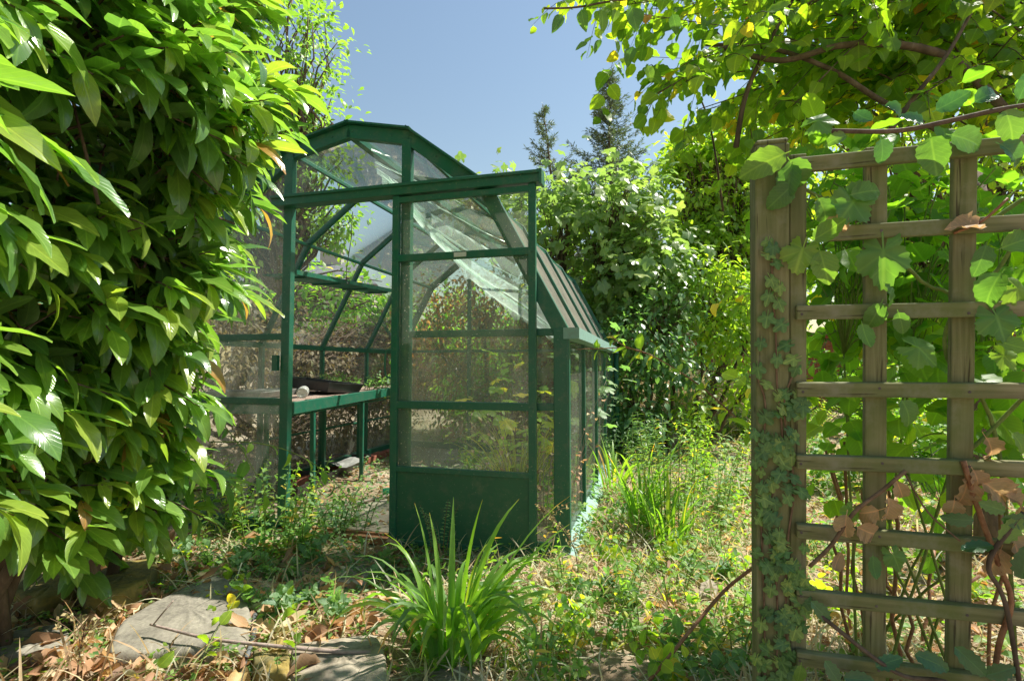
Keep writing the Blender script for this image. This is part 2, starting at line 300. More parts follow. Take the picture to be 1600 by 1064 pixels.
class MB:
    def __init__(s): s.v = []; s.f = []
    def add(s, vs, fs):
        k = len(s.v); s.v += [tuple(float(c) for c in a) for a in vs]; s.f += [tuple(i + k for i in q) for q in fs]; return s
    def box(s, a, b):
        x0, y0, z0 = np.minimum(a, b); x1, y1, z1 = np.maximum(a, b)
        return s.add([(x0, y0, z0), (x1, y0, z0), (x1, y1, z0), (x0, y1, z0), (x0, y0, z1), (x1, y0, z1), (x1, y1, z1), (x0, y1, z1)],
                     [(0, 3, 2, 1), (4, 5, 6, 7), (0, 1, 5, 4), (1, 2, 6, 5), (2, 3, 7, 6), (3, 0, 4, 7)])
    def beam(s, p, q, wx, wy, up=(0, 0, 1)):
        """box from p to q, wx across, wy along 'up'"""
        p = np.array(p, float); q = np.array(q, float); d = q - p; d /= np.linalg.norm(d)
        a = np.cross(d, up); a /= np.linalg.norm(a); b = np.cross(a, d)
        a *= wx / 2; b *= wy / 2
        return s.add([p - a - b, p + a - b, p + a + b, p - a + b, q - a - b, q + a - b, q + a + b, q - a + b],
                     [(0, 1, 2, 3), (7, 6, 5, 4), (4, 5, 1, 0), (5, 6, 2, 1), (6, 7, 3, 2), (7, 4, 0, 3)])
    def quad(s, *p): return s.add(p, [tuple(range(len(p)))])
    def prism(s, poly, z0, z1):
        n = len(poly); vs = [(x, y, z0) for x, y in poly] + [(x, y, z1) for x, y in poly]
        return s.add(vs, [tuple(range(n))[::-1], tuple(range(n, 2 * n))] + [(i, (i + 1) % n, n + (i + 1) % n, n + i) for i in range(n)])
    def tube(s, pts, rad, n=6):
        pts = np.array(pts, float); k = len(pts)
        if np.isscalar(rad): rad = [rad] * k
        t = np.gradient(pts, axis=0); t /= np.linalg.norm(t, axis=1)[:, None] + 1e-9
        u = np.cross(t[0], (0.31, .17, .93)); u /= np.linalg.norm(u) + 1e-9
        vs = []
        for i in range(k):
            u = u - t[i] * np.dot(u, t[i]); u /= np.linalg.norm(u) + 1e-9; b = np.cross(t[i], u)
            for j in range(n):
                a = 2 * math.pi * j / n; vs.append(pts[i] + rad[i] * (math.cos(a) * u + math.sin(a) * b))
        fs = [(i * n + j, i * n + (j + 1) % n, (i + 1) * n + (j + 1) % n, (i + 1) * n + j) for i in range(k - 1) for j in range(n)]
        return s.add(vs, fs + [tuple(range(n))[::-1], tuple(range((k - 1) * n, k * n))])
    def lathe(s, prof, c=(0, 0, 0), n=16, axis=None):
        vs = []
        for r, z in prof:
            for j in range(n):
                a = 2 * math.pi * j / n; vs.append(np.array((r * math.cos(a), r * math.sin(a), z)))
        if axis is not None:
            m = Vector((0, 0, 1)).rotation_difference(Vector(axis)).to_matrix(); vs = [np.array(m @ Vector(v)) for v in vs]
        vs = [v + np.array(c) for v in vs]; k = len(prof)
        return s.add(vs, [(i * n + j, i * n + (j + 1) % n, (i + 1) * n + (j + 1) % n, (i + 1) * n + j) for i in range(k - 1) for j in range(n)] + [tuple(range(n))[::-1], tuple(range((k - 1) * n, k * n))])
    def build(s, name, m, parent=None, smooth=False, bevel=0):
        me = bpy.data.meshes.new(name); me.from_pydata(s.v, [], s.f); me.materials.append(m)
        if smooth: me.polygons.foreach_set('use_smooth', [True] * len(me.polygons))
        me.update()
        o = bpy.data.objects.new(name, me); COL.objects.link(o)
        if parent: o.parent = parent
        if bevel:
            b = o.modifiers.new('bevel', 'BEVEL'); b.width = bevel; b.segments = 1; b.limit_method = 'ANGLE'
        return o

# ------------------------------------------------------------------ leaf templates (base at origin, along +Y, face up +Z)
def T_leaf(width=.4, n=6, fold=.18, bend=.6, p=1.0, q=.8, tip=0.0, wave=0.0, spiny=0.0, pet=0.0):
    vs = []; uv = []; y = 0; z = 0; pts = []
    for i in range(n + 1):
        t = i / n; pts.append((y, z)); a = -bend * (t + .5 / n) ** 1.2
        y += math.cos(a) / n; z += math.sin(a) / n
    for i in range(n + 1):
        t = i / n; wd = width / 2 * max(math.sin(math.pi * min(t, .9999) ** p), 0.0) ** q
        if i in (0, n): wd = width * .02
        sp = spiny * (1 if i % 2 else -.25) * width * (0 < i < n)
        wz = wave * math.sin(i * 2.1) * width
        yy, zz = pts[i]
        vs += [(-wd - sp, yy, zz + fold * wd + wz + abs(sp) * .6), (0, yy, zz), (wd + sp, yy, zz + fold * wd - wz + abs(sp) * .6)]
        uv += [(.5 - .5 * wd / (width / 2), t), (.5, t), (.5 + .5 * wd / (width / 2), t)]
    fs = []
    for i in range(n):
        k = i * 3
        fs += [(k, k + 1, k + 4, k + 3), (k + 1, k + 2, k + 5, k + 4)]
    if pet:
        vs = [(x, y + pet, z) for x, y, z in vs]; k = len(vs)
        vs += [(-.012, 0, 0), (.012, 0, 0), (.012, pet + .03, 0), (-.012, pet + .03, 0)]; uv += [(.5, 0)] * 4; fs.append((k, k + 1, k + 2, k + 3))
    return np.array(vs, float), fs, np.array(uv, float)
def T_lobed(lobes=5, depth=.35, sharp=.5, bend=.35, teeth=.04, pet=.15, ripple=.03, n=44):
    vs = [(0, .22 + pet, 0.0)]; uv = [(.5, .3)]
    for i in range(n + 1):
        a = -R(158) + i / n * R(316)
        l = abs(math.cos(a * (lobes) / 2 * .94))
        r = .5 * (1 - depth + depth * l ** sharp) * (1 - .18 * abs(a) / math.pi) + teeth * ((i % 2) - .5)
        x = r * math.sin(a); y = .28 + r * math.cos(a) * 1.15 + pet
        rr = math.hypot(x, y - .22 - pet)
        vs.append((x, y, -bend * rr * rr + ripple * math.sin(a * lobes)))
        uv.append((.5 + x, .3 + .6 * rr if abs(x) > .02 else .5))
    fs = [(0, i, i + 1) for i in range(1, n + 1)]
    k = len(vs); vs += [(-.015, 0, 0), (.015, 0, 0), (.015, .22 + pet, .002), (-.015, .22 + pet, .002)]; uv += [(.5, .1)] * 4; fs.append((k, k + 1, k + 2, k + 3))
    vs = [(x, y, z) for x, y, z in vs]
    return np.array(vs, float), [f[::-1] if len(f) == 3 else f for f in fs], np.array(uv, float)

TL = {
 'laurel': [T_leaf(.33, 7, .3, b, 1.0, .75, wave=w_) for b, w_ in ((.35, .02), (.7, .05), (1.05, .03), (.15, .06))],
 'ovate': [T_leaf(.52, 6, .25, b, .72, .8, wave=.04, pet=.12) for b in (.3, .7, 1.0)],
 'round': [T_leaf(.78, 8, f_, b, .75, .65, wave=.04, spiny=.02, pet=.15) for b, f_ in ((.3, .3), (.8, .2), (1.2, .4), (-.3, .2))],
 'small': [T_leaf(.5, 3, .25, b, .8, .8) for b in (.3, .8)],
 'tiny': [T_leaf(.55, 2, .2, .4, .9, .8)],
 'narrow': [T_leaf(.2, 5, .3, b, .85, .8) for b in (.4, .9)],
 'needle': [T_leaf(.2, 2, .3, .3, .8, .7)],
 'maple': [T_lobed(5, .5, .7, b, .05) for b in (.3, .8)],
 'maple_far': [T_lobed(5, .5, .7, b, 0, n=20) for b in (.4, .9)],
 'vine': [T_lobed(5, .3, .8, b, .045, ripple=r_) for b, r_ in ((.5, .06), (1.2, .04), (-.5, .07))],
 'ivy': [T_lobed(5, .45, .8, b, 0, n=24, pet=.25) for b in (.3, .6)],
 'holly': [T_leaf(.5, 10, .15, b, .9, .7, spiny=.1, wave=.03) for b in (.2, .6)],
 'toothed': [T_leaf(.62, 12, f_, b, .8, .7, spiny=.035, wave=.05, pet=.12) for b, f_ in ((.4, .35), (1.0, .2), (1.4, .5), (-.5, .25))],
 'dead': [T_leaf(.36, 7, .8, 1.4, 1.0, .75, wave=.12), T_leaf(.4, 7, 1.2, .6, .9, .8, wave=.18), T_leaf(.33, 6, .4, -.7, 1, .8, wave=.1)],
 'crumple': [T_leaf(.7, 12, .5, 1.7, .8, .6, wave=.1, spiny=.05, pet=.2), T_leaf(.65, 12, .8, 1.0, .9, .7, wave=.13, spiny=.06, pet=.2), T_leaf(.55, 12, 1.1, -1.2, .9, .7, wave=.1, spiny=.05, pet=.2)],
 'grass': [T_leaf(.035, 5, .2, b, .5, .5) for b in (.3, 1.0, 1.7)],
}
def unit(a):
    a = np.asarray(a, float); return a / (np.linalg.norm(a, axis=-1, keepdims=True) + 1e-9)
def foliage(name, tmpl, P, A, Nn, S, m, parent=None, rnd=None, spread=None):
    P = np.asarray(P, float).reshape(-1, 3); n_ = len(P)
    A = unit(np.broadcast_to(A, P.shape)); Nn = np.broadcast_to(Nn, P.shape)
    X = unit(np.cross(A, Nn)); Z = np.cross(X, A)
    S = np.broadcast_to(S, (n_,)); rnd = RS.rand(n_) if rnd is None else np.broadcast_to(rnd, (n_,))
    tm = TL[tmpl]; pick = RS.randint(0, len(tm), n_)
    V, L, LT, UV, RN = [], [], [], [], []; off = 0
    for k, (tv, tf, tu) in enumerate(tm):
        id_ = np.where(pick == k)[0]
        if not len(id_): continue
        nv = len(tv)
        sx = S[id_] * (.85 + .3 * RS.rand(len(id_)))
        co = P[id_, None] + tv[None, :, 0, None] * X[id_, None] * sx[:, None, None] + (tv[None, :, 1, None] * A[id_, None] + tv[None, :, 2, None] * Z[id_, None]) * S[id_, None, None]
        V.append(co.reshape(-1, 3))
        fl = np.concatenate([np.array(f) for f in tf]); lt = np.array([len(f) for f in tf])
        L.append((fl[None] + (off + np.arange(len(id_)) * nv)[:, None]).reshape(-1)); LT.append(np.tile(lt, len(id_)))
        UV.append(np.tile(tu[fl], (len(id_), 1))); RN.append(np.repeat(rnd[id_], nv)); off += nv * len(id_)
    V = np.concatenate(V); L = np.concatenate(L); LT = np.concatenate(LT); UV = np.concatenate(UV); RN = np.concatenate(RN)
    me = bpy.data.meshes.new(name)
    me.vertices.add(len(V)); me.vertices.foreach_set('co', V.reshape(-1).astype(np.float32))
    me.loops.add(len(L)); me.loops.foreach_set('vertex_index', L.astype(np.int32))
    me.polygons.add(len(LT)); me.polygons.foreach_set('loop_start', np.concatenate([[0], np.cumsum(LT)[:-1]]).astype(np.int32)); me.polygons.foreach_set('loop_total', LT.astype(np.int32))
    me.polygons.foreach_set('use_smooth', np.ones(len(LT), bool))
    u = me.uv_layers.new(name='UVMap'); u.data.foreach_set('uv', UV.reshape(-1).astype(np.float32))
    a = me.attributes.new('rnd', 'FLOAT', 'POINT'); a.data.foreach_set('value', RN.astype(np.float32))
    me.update(); me.validate(); me.materials.append(m)
    o = bpy.data.objects.new(name, me); COL.objects.link(o)
    if parent: o.parent = parent
    return o
def rdir(n_): return unit(RS.randn(n_, 3))
def curve(p, q, sag=0.0, n_=7, wob=0.0):
    p = np.array(p, float); q = np.array(q, float); t = np.linspace(0, 1, n_)[:, None]
    c = p * (1 - t) + q * t; c[:, 2] += (sag * 4 * t * (1 - t))[:, 0]
    if wob:
        c[1:-1] += RS.randn(n_ - 2, 3) * wob
    return c
def bez(*pts, n_=14):
    P = np.array(pts, float)
    if len(P) == 2: return curve(P[0], P[1], n_=n_)
    out_ = []                                        # Catmull-Rom through the points
    Q = np.vstack([2 * P[0] - P[1], P, 2 * P[-1] - P[-2]])
    for i in range(len(P) - 1):
        a, b, c, d = Q[i:i + 4]
        for t in np.linspace(0, 1, max(3, n_ // (len(P) - 1)), endpoint=False):
            out_.append(.5 * (2 * b + (c - a) * t + (2 * a - 5 * b + 4 * c - d) * t * t + (3 * b - a - 3 * c + d) * t ** 3))
    return np.array(out_ + [P[-1]])

def plant(name, label, cat, base, blobs, nclump, per, cr, leaf, size, m, group=None, bark='bark', trunk=.05, trunk_h=.5, droop=.5, up=.2, twigs=True, fol='crown', stems=1, side=None, rvar=.35, wood='trunk', rnd_by_clump=.5, inner=.35):
    """woody plant: stems from the base, a limb to each clump of leaves, leaves round each clump"""
    base = np.array(base, float)
    e = empty(name, base, 0, label, cat, group)
    B = np.array(blobs, float); wts = B[:, 3] * B[:, 4] + B[:, 3] * B[:, 5]; wts /= wts.sum()
    k = RS.choice(len(B), nclump, p=wts)
    dr = rdir(nclump)
    if side is not None:
        fl = (dr @ np.array(side)) < -.25; dr[fl] *= -1
    rad = inner + (1 - inner) * RS.rand(nclump) ** .5
    ctr = B[k, :3] + dr * B[k, 3:6] * rad[:, None]
    ctr[:, 2] = np.maximum(ctr[:, 2], .08)
    mid = B[:, :3].mean(0)
    tr = MB()
    heads = []
    for s_ in range(stems):
        b0 = np.array([0, 0, -.03]) + (np.array([RS.randn() * .06 * stems ** .5, RS.randn() * .06 * stems ** .5, 0]) if stems > 1 else 0)
        tgt = (mid - base) * np.array([.8, .8, 0]) + np.array([0, 0, trunk_h]) if stems == 1 else (B[s_ % len(B), :3] - base) * np.array([.8, .8, .7])
        c = curve(b0, tgt, 0, 7, trunk * .5); heads.append(c[-1])
        tr.tube(c, np.linspace(trunk, trunk * .6, 7), 8)
    heads = np.array(heads)
    if twigs:
        for q in ctr - base:
            h = heads[np.argmin(np.linalg.norm(heads - q, axis=1))]
            L_ = np.linalg.norm(q - h)
            c = curve(h, q, L_ * .12, 6, L_ * .035)
            r0 = trunk * .32 * min(1, .4 + L_ * .3)
            tr.tube(c, np.linspace(r0, max(.0025, r0 * .2), 6), 5)
    tr.build(wood, M[bark], e, smooth=True)
    n_ = nclump * per; ci = np.repeat(np.arange(nclump), per)
    off = RS.randn(n_, 3) * cr * (.5 + RS.rand(nclump) * .8)[ci][:, None] * np.array([1, 1, .75])
    P = ctr[ci] + off - base
    P[:, 2] = np.maximum(P[:, 2], .02)
    outd = unit(ctr[ci] + off * 2 - B[k, :3][ci])
    A = unit(outd * .8 + rdir(n_) * .7 + np.array([0, 0, -droop]))
    Nn = unit(np.array([0, 0, 1.0]) + outd * .5 + rdir(n_) * .5 + np.array([0, 0, up]))
    rnd = np.clip((1 - rnd_by_clump) * RS.rand(n_) + rnd_by_clump * RS.rand(nclump)[ci], 0, 1)
    foliage(fol, leaf, P, A, Nn, size * (1 - rvar + 2 * rvar * RS.rand(n_)), M[m], e, rnd)
    return e

# ================================================================== GROUND
def gz(x, y):
    b = .8 * np.exp(-((x - 3.0) ** 2 / 4 + (y - 9.8) ** 2 / 2.5))
    n_ = .015 * np.sin(3.1 * x + 1) * np.sin(2.7 * y) + .01 * np.sin(7.3 * x + y) * np.sin(6.1 * y - x)
    return b + n_ - .006
def ground():
    xs = np.concatenate([-np.geomspace(400, 6, 22), np.linspace(-5.5, 6, 150), np.geomspace(6.5, 400, 22)])
    ys = np.concatenate([[-400, -150, -50, -15, -5], np.linspace(-2, 11, 170), np.geomspace(11.5, 600, 24)])
    X, Y = np.meshgrid(xs, ys); Z = gz(X, Y) + np.where((abs(X) < 6) & (Y > 0) & (Y < 11), RS.randn(*X.shape) * .004, 0)
    m_ = MB(); nx = len(xs)
    m_.v = list(zip(X.ravel().tolist(), Y.ravel().tolist(), Z.ravel().tolist()))
    m_.f = [(j * nx + i, j * nx + i + 1, (j + 1) * nx + i + 1, (j + 1) * nx + i) for j in range(len(ys) - 1) for i in range(nx - 1)]
    tag(m_.build('ground', M['soil'], smooth=True), kind='structure')
ground()

# ================================================================== GREENHOUSE
C0 = onz(880, 872, 0.0); TH = math.atan(220 / F)
DV = np.array([math.sin(TH), math.cos(TH), 0]); EV = np.array([math.cos(TH), -math.sin(TH), 0])
def gw(u, v, z=0.0): return C0 - EV * u + DV * v + np.array([0, 0, z])
def g(u, v, z): return (-u, v, z)
LEN = 3.36; BAY = .84
PROF = [(0, .04), (0, 1.24), (.44, 2.07), (.94, 2.45), (1.36, 2.54), (1.78, 2.45), (2.28, 2.07), (2.72, 1.24), (2.72, .04)]
gh = empty('greenhouse', C0, -TH, 'green framed old glass greenhouse with many-sided roof and sliding door pushed open', 'greenhouse')
def hoop(v, wdt, dep, bolts=False):
    b = MB()
    for (u0, z0), (u1, z1) in zip(PROF[:-1], PROF[1:]):
        p = np.array(g(u0, v, z0)); q = np.array(g(u1, v, z1)); d = unit(q - p)
        b.beam(p - d * wdt * .12, q + d * wdt * .12, dep, wdt, up=np.cross(d, (0, 1, 0)))
        if bolts:
            L_ = np.linalg.norm(q - p)
            for t in np.arange(.12, L_, .28):
                c = p + d * t; b.lathe([(.008, 0), (.006, .005)], (c[0], c[1] - dep / 2, c[2]), 6, axis=(0, -1, 0))
    return b
hoop(0, .085, .045, True).build('gable_frame', M['green'], gh, bevel=.003)
for i in range(1, 4): hoop(i * BAY, .045, .03).build('roof_rib', M['green'], gh, bevel=.003)
hoop(LEN, .07, .045).build('gable_frame', M['green'], gh, bevel=.003)
# thin capping that overhangs the front gable
b = MB()
for (u0, z0), (u1, z1) in zip(PROF[2:-3], PROF[3:-2]):
    p = np.array(g(u0, 0, z0 + .052)); q = np.array(g(u1, 0, z1 + .052)); d = unit(q - p)
    b.beam(p - d * .015, q + d * .015, .11, .012, up=np.cross(d, (0, 1, 0)))
b.build('roof_capping', M['green'], gh)
for k, nm in ((1, 'eaves_rail'), (2, 'purlin'), (3, 'purlin'), (4, 'ridge_bar'), (5, 'purlin'), (6, 'purlin'), (7, 'eaves_rail')):
    u, z = PROF[k]; o_ = .045 if nm != 'purlin' else .024
    MB().beam(g(u, .03, z - .012), g(u, LEN - .03, z - .012), o_, o_).build(nm, M['green'], gh, bevel=.002)
for u in (0, 2.72):
    MB().beam(g(u, .03, .42), g(u, LEN - .03, .42), .014, .016).build('side_rail', M['green'], gh) if u else None
# half-bay glazing bars on the walls and steep roof
for u0, u1 in ():
    for i in range(4):
        v = BAY * (i + .5)
        MB().beam(g(u0, v, .05), g(u0, v, 1.24), .018, .02, up=(1, 0, 0)).beam(g(u0, v, 1.24), g(u1, v, 2.07), .02, .02, up=(1, 0, 0)).build('glazing_bar', M['green'], gh)
b = MB(); b.add([g(-.005, -.03, .06), g(-.075, -.03, .012), g(-.075, LEN, .012), g(-.005, LEN, .06), g(.03, -.03, .06), g(.03, LEN, .06), g(-.075, -.03, -.02), g(-.075, LEN, -.02), g(.03, -.03, -.02), g(.03, LEN, -.02)],
    [(0, 1, 2, 3), (4, 0, 3, 5), (1, 6, 7, 2), (0, 4, 8, 6, 1), (3, 2, 7, 9, 5), (8, 4, 5, 9)])
b.build('base_rail', M['turq'], gh)
MB().box(g(2.70, 0, -.02), g(2.77, LEN, .08)).box(g(.03, LEN - .03, -.02), g(2.7, LEN + .03, .08)).box(g(.03, -.03, -.02), g(.94, .03, .07)).box(g(1.82, -.03, -.02), g(2.7, .03, .07)).build('base_rail', M['green'], gh)
MB().box(g(.94, -.035, -.01), g(1.82, .0, .028)).box(g(.94, .008, -.01), g(1.82, .03, .04)).build('door_threshold', M['redcane'], gh)
b = MB(); pts = [(-.015, 1.20), (-.1, 1.20), (-.1, 1.262), (-.088, 1.262), (-.088, 1.215), (-.015, 1.215)]
n_ = len(pts); b.add([g(u, -.03, z) for u, z in pts] + [g(u, LEN + .02, z) for u, z in pts], [(i, (i + 1) % n_, n_ + (i + 1) % n_, n_ + i) for i in range(n_)])
b.box(g(-.1, -.034, 1.20), g(-.012, -.028, 1.262)); b.build('gutter', M['turq'], gh)
MB().tube([g(-.07, LEN, 1.2), g(-.07, LEN + .03, .6), g(-.07, LEN + .03, .05)], .03, 8).build('downpipe', M['green'], gh, True)
# front framing
def post(u, z1, wd=.062): return MB().beam(g(u, -.002, .04), g(u, -.002, z1), wd, .046, up=(0, 1, 0))
for u in (.955, 1.80):
    b = post(u, 2.44)
    for z in np.arange(.3, 2.4, .35): b.lathe([(.007, 0), (.005, .005)], g(u + .012, -.025, z), 6, axis=(0, -1, 0))
    b.build('door_jamb', M['green'], gh, bevel=.003)
MB().box(g(-.035, -.028, 0), g(.045, .05, 1.26)).build('corner_post', M['green'], gh, bevel=.004)
MB().box(g(2.675, -.028, 0), g(2.755, .05, 1.26)).build('corner_post', M['green'], gh, bevel=.004)
for ua, ub in ((.045, .925), (1.832, 2.675)):
    for z in (1.241, .823): MB().beam(g(ua, 0, z), g(ub, 0, z), .035, .04).build('front_rail', M['green'], gh, bevel=.002)
b = MB().box(g(.10, -.085, 2.078), g(1.88, -.03, 2.13)).box(g(.10, -.1, 2.125), g(1.88, -.02, 2.143)).box(g(.10, -.03, 2.085), g(1.88, .02, 2.12)).box(g(.094, -.102, 2.06), g(.11, -.02, 2.146))
b.build('door_track', M['green'], gh, bevel=.002)
MB().box(g(1.835, -.05, 1.02), g(1.875, -.026, 1.12)).build('door_catch', M['green'], gh)
for u in (.96, 1.76): MB().beam(g(u, LEN, .05), g(u, LEN, 2.45), .04, .04, up=(0, 1, 0)).build('rear_mullion', M['green'], gh)
for z in (1.24,): MB().beam(g(.02, LEN, z), g(2.7, LEN, z), .035, .035).build('rear_rail', M['green'], gh)
# sliding door
door = empty('door', (0, 0, 0)); door.parent = gh
U0, U1, DVv = .136, 1.02, -.055
b = MB()
for u in (U0 + .021, U1 - .021): b.beam(g(u, DVv, .02), g(u, DVv, 2.075), .042, .032, up=(0, 1, 0))
for z, h_ in ((2.05, .035), (1.695, .042), (.823, .042), (.448, .03), (.03, .03)): b.beam(g(U0 + .04, DVv, z), g(U1 - .04, DVv, z), .03, h_)
for u in (U0 + .021, U1 - .021):
    for z in (.1, .44, .82, 1.25, 1.69, 2.0): b.lathe([(.007, 0), (.005, .005)], g(u, DVv - .016, z), 6, axis=(0, -1, 0))
b.build('door_frame', M['green'], door, bevel=.002)
for z0, z1 in ((.462, .803), (.843, 1.675), (1.715, 2.035)):
    MB().quad(g(U0 + .04, DVv + .004, z0), g(U1 - .04, DVv + .004, z0), g(U1 - .04, DVv + .004, z1), g(U0 + .04, DVv + .004, z1)).build('glass_pane', M['glass'], door)
MB().box(g(U0 + .04, DVv - .003, .044), g(U1 - .04, DVv + .003, .434)).build('kick_panel', M['kick'], door)
MB().tube(bez(g(U1 + .002, DVv - .01, .98), g(U1 + .03, DVv - .02, 1.0), g(U1 + .03, DVv - .02, 1.13), g(U1 + .002, DVv - .01, 1.15)), .006, 6).build('handle', M['green'], door)
MB().box(g(.545, DVv - .02, 1.682), g(.62, DVv - .015, 1.708)).build('maker_plate', M['labelwhite'], door)
# glass
def pane(pts, m_='glass'): return MB().quad(*pts).build('glass_pane', M[m_], gh)
for ua, ub in ((.045, .925), (1.832, 2.675)):
    pane([g(ua, .012, .07), g(ub, .012, .07), g(ub, .012, .805), g(ua, .012, .805)])
    pane([g(ua, .012, .84), g(ub, .012, .84), g(ub, .012, 1.222), g(ua, .012, 1.222)])
pane([g(.06, .012, 1.26), g(.47, .012, 2.03), g(.925, .012, 2.37), g(.925, .012, 1.26)], 'roofglass')
pane([g(2.66, .012, 1.26), g(2.25, .012, 2.03), g(1.83, .012, 2.37), g(1.83, .012, 1.26)], 'roofglass')
pane([g(.985, .012, 2.15), g(1.77, .012, 2.15), g(1.77, .012, 2.41), g(1.36, .012, 2.50), g(.985, .012, 2.41)], 'roofglass')
for i in range(4):
    va, vb = i * BAY + .02, (i + 1) * BAY - .02
    for j in range(8):
        (ua, za), (ub, zb) = PROF[j], PROF[j + 1]
        if j == 0: za = .06
        if j == 7: zb = .06
        sgn = .008
        mt = {0: 'glass', 1: 'dirtyglass', 2: 'roofglass', 3: 'roofglass', 4: 'roofglass', 5: 'roofglass', 6: 'glass', 7: 'glass'}[j]
        pane([g(ua, va, za), g(ua, vb, za), g(ub, vb, zb), g(ub, va, zb)], mt)
pane([g(.04, LEN, .1), g(.94, LEN, .1), g(.94, LEN, 1.22), g(.04, LEN, 1.22)]); pane([g(.98, LEN, .1), g(1.74, LEN, .1), g(1.74, LEN, 2.3), g(.98, LEN, 2.3)]); pane([g(1.78, LEN, .1), g(2.68, LEN, .1), g(2.68, LEN, 1.22), g(1.78, LEN, 1.22)])
pane([g(.06, LEN, 1.26), g(.45, LEN, 2.03), g(.94, LEN, 2.4), g(.94, LEN, 1.26)], 'roofglass'); pane([g(2.66, LEN, 1.26), g(2.27, LEN, 2.03), g(1.78, LEN, 2.4), g(1.78, LEN, 1.26)], 'roofglass')

# ---------------------------------------------------------- inside
K0 = onz(459.6, 651, .70); K1 = onz(615, 617, .74); K0[2] = K1[2] = 0
ax = unit(K1 - K0); lf = np.array([-ax[1], ax[0], 0])
bench = empty('potting_bench', K0, math.atan2(ax[1], ax[0]), 'green metal potting bench topped with gravel inside the greenhouse', 'bench')
BL = np.linalg.norm(K1 - K0) + .25
wl0 = .83; wl1 = .42
MB().add([(0, 0, .715), (BL, 0, .74), (BL, .025, .74), (0, .025, .715), (0, 0, .80), (BL, 0, .825), (BL, .025, .825), (0, .025, .80)],
         [(0, 1, 2, 3), (7, 6, 5, 4), (0, 4, 5, 1), (1, 5, 6, 2), (2, 6, 7, 3), (3, 7, 4, 0)]).add([(0, .03, .715), (.02, .03, .715), (.02, wl0, .715), (0, wl0, .715), (0, .03, .80), (.02, .03, .80), (.02, wl0, .80), (0, wl0, .80)],
         [(0, 1, 2, 3), (7, 6, 5, 4), (0, 4, 5, 1), (1, 5, 6, 2), (2, 6, 7, 3), (3, 7, 4, 0)]).build('fascia', M['green'], bench, bevel=.003)
tv = [(.022, .027, .795), (BL, .027, .82), (BL, wl1, .82), (.022, wl0, .795)]
b = MB(); nn = 24
vs = []
for i in range(nn + 1):
    for j in range(nn // 2 + 1):
        s_, t_ = i / nn, j / (nn // 2)
        a_ = np.array(tv[0]) * (1 - s_) + np.array(tv[1]) * s_; c_ = np.array(tv[3]) * (1 - s_) + np.array(tv[2]) * s_
        q = a_ * (1 - t_) + c_ * t_; q[2] += RS.rand() * .012; vs.append(q)
k = nn // 2 + 1
b.add(vs, [(i * k + j, (i + 1) * k + j, (i + 1) * k + j + 1, i * k + j + 1) for i in range(nn) for j in range(nn // 2)])
b.build('gravel_top', M['gravel'], bench, smooth=True)
MB().box((.0, .03, .70), (BL, .05, .713)).build('under_rail', M['green'], bench)
for x_, lean in ((.32, .05), (1.25, 0), (2.05, 0)):
    MB().beam((x_, .03, .72), (x_ + lean, .03 + lean * .3, 0), .032, .032, up=(1, 0, 0)).build('leg', M['green'], bench, bevel=.003)
    MB().beam((x_, .40, .72), (x_, .40, 0), .032, .032, up=(1, 0, 0)).build('leg', M['green'], bench, bevel=.003)
def bpos(x_, y_, z_): return K0 + ax * x_ + lf * y_ + np.array([0, 0, z_])
def tray(name, loc, rz, L_, W_, H_, m_, label, cat='tray', fill=None, group=None):
    b = MB(); ol = [(-L_ / 2, -W_ / 2), (L_ / 2, -W_ / 2), (L_ / 2, W_ / 2), (-L_ / 2, W_ / 2)]
    def ring(s_, z_): return [(x * (1 - (1 - s_) * .5), y * (1 - (1 - s_) * .8), z_) for x, y in ol]
    rs = [ring(.88, 0), ring(.99, H_), ring(1.03, H_), ring(1.03, H_ - .008), ring(1.0, H_ - .008)]
    inn = [ring(.97, H_ - .002), ring(.87, .006)]
    vs = sum([rs[3], rs[2], inn[0], inn[1]], []); vs += rs[0]
    fs = []
    for a_ in range(3): fs += [(a_ * 4 + i, a_ * 4 + (i + 1) % 4, a_ * 4 + 4 + (i + 1) % 4, a_ * 4 + 4 + i) for i in range(4)]
    fs += [(12, 13, 14, 15), (19, 18, 17, 16)] + [(16 + i, 16 + (i + 1) % 4, (i + 1) % 4, i) for i in range(4)]
    b.add(vs, fs)
    o = b.build(name, M[m_]); o.location = loc; o.rotation_euler = (0, 0, rz); tag(o, label, cat, group)
    return o
RZ = math.atan2(ax[1], ax[0])
tray('plant_tray', bpos(1.0, .36, .846), RZ + 1.3, .66, .44, .085, 'black', 'large black plastic plant tray propped up on the gravel of the bench').rotation_euler = (R(4), R(-5), RZ + 1.3)
tray('plant_tray', bpos(.62, .52, .812), RZ + .2, .4, .28, .05, 'greyplastic', 'grey seed tray on the bench just behind the left door jamb')
tray('plant_tray', bpos(.25, .55, .815), RZ + .1, .38, .45, .05, 'greyplastic', 'shallow grey seed tray at the near left end of the bench')
tray('plant_tray', onz(560, 735) + np.array([-.25, 0, .0]), RZ, .9, .42, .09, 'black', 'black plastic tray on the ground beneath the bench')
tray('plant_tray', onz(470, 770) + np.array([-.1, .1, .0]), RZ, .6, .4, .1, 'black', 'black tray on the ground beside the left door jamb')
j = empty('glass_jar', bpos(.34, .13, .845), 0, 'dusty clear glass jar lying on its side on the bench gravel', 'jar')
MB().lathe([(.012, .006), (.03, .004), (.036, 0), (.042, .008), (.042, .09), (.036, .10)], (0, 0, 0), 20, axis=(-.25, .9, .1)).build('body', M['jar'], j, True)
MB().lathe([(.037, .101), (.039, .105), (.039, .118), (.034, .12)], (0, 0, 0), 20, axis=(-.25, .9, .1)).build('lid', M['labelwhite'], j, True)
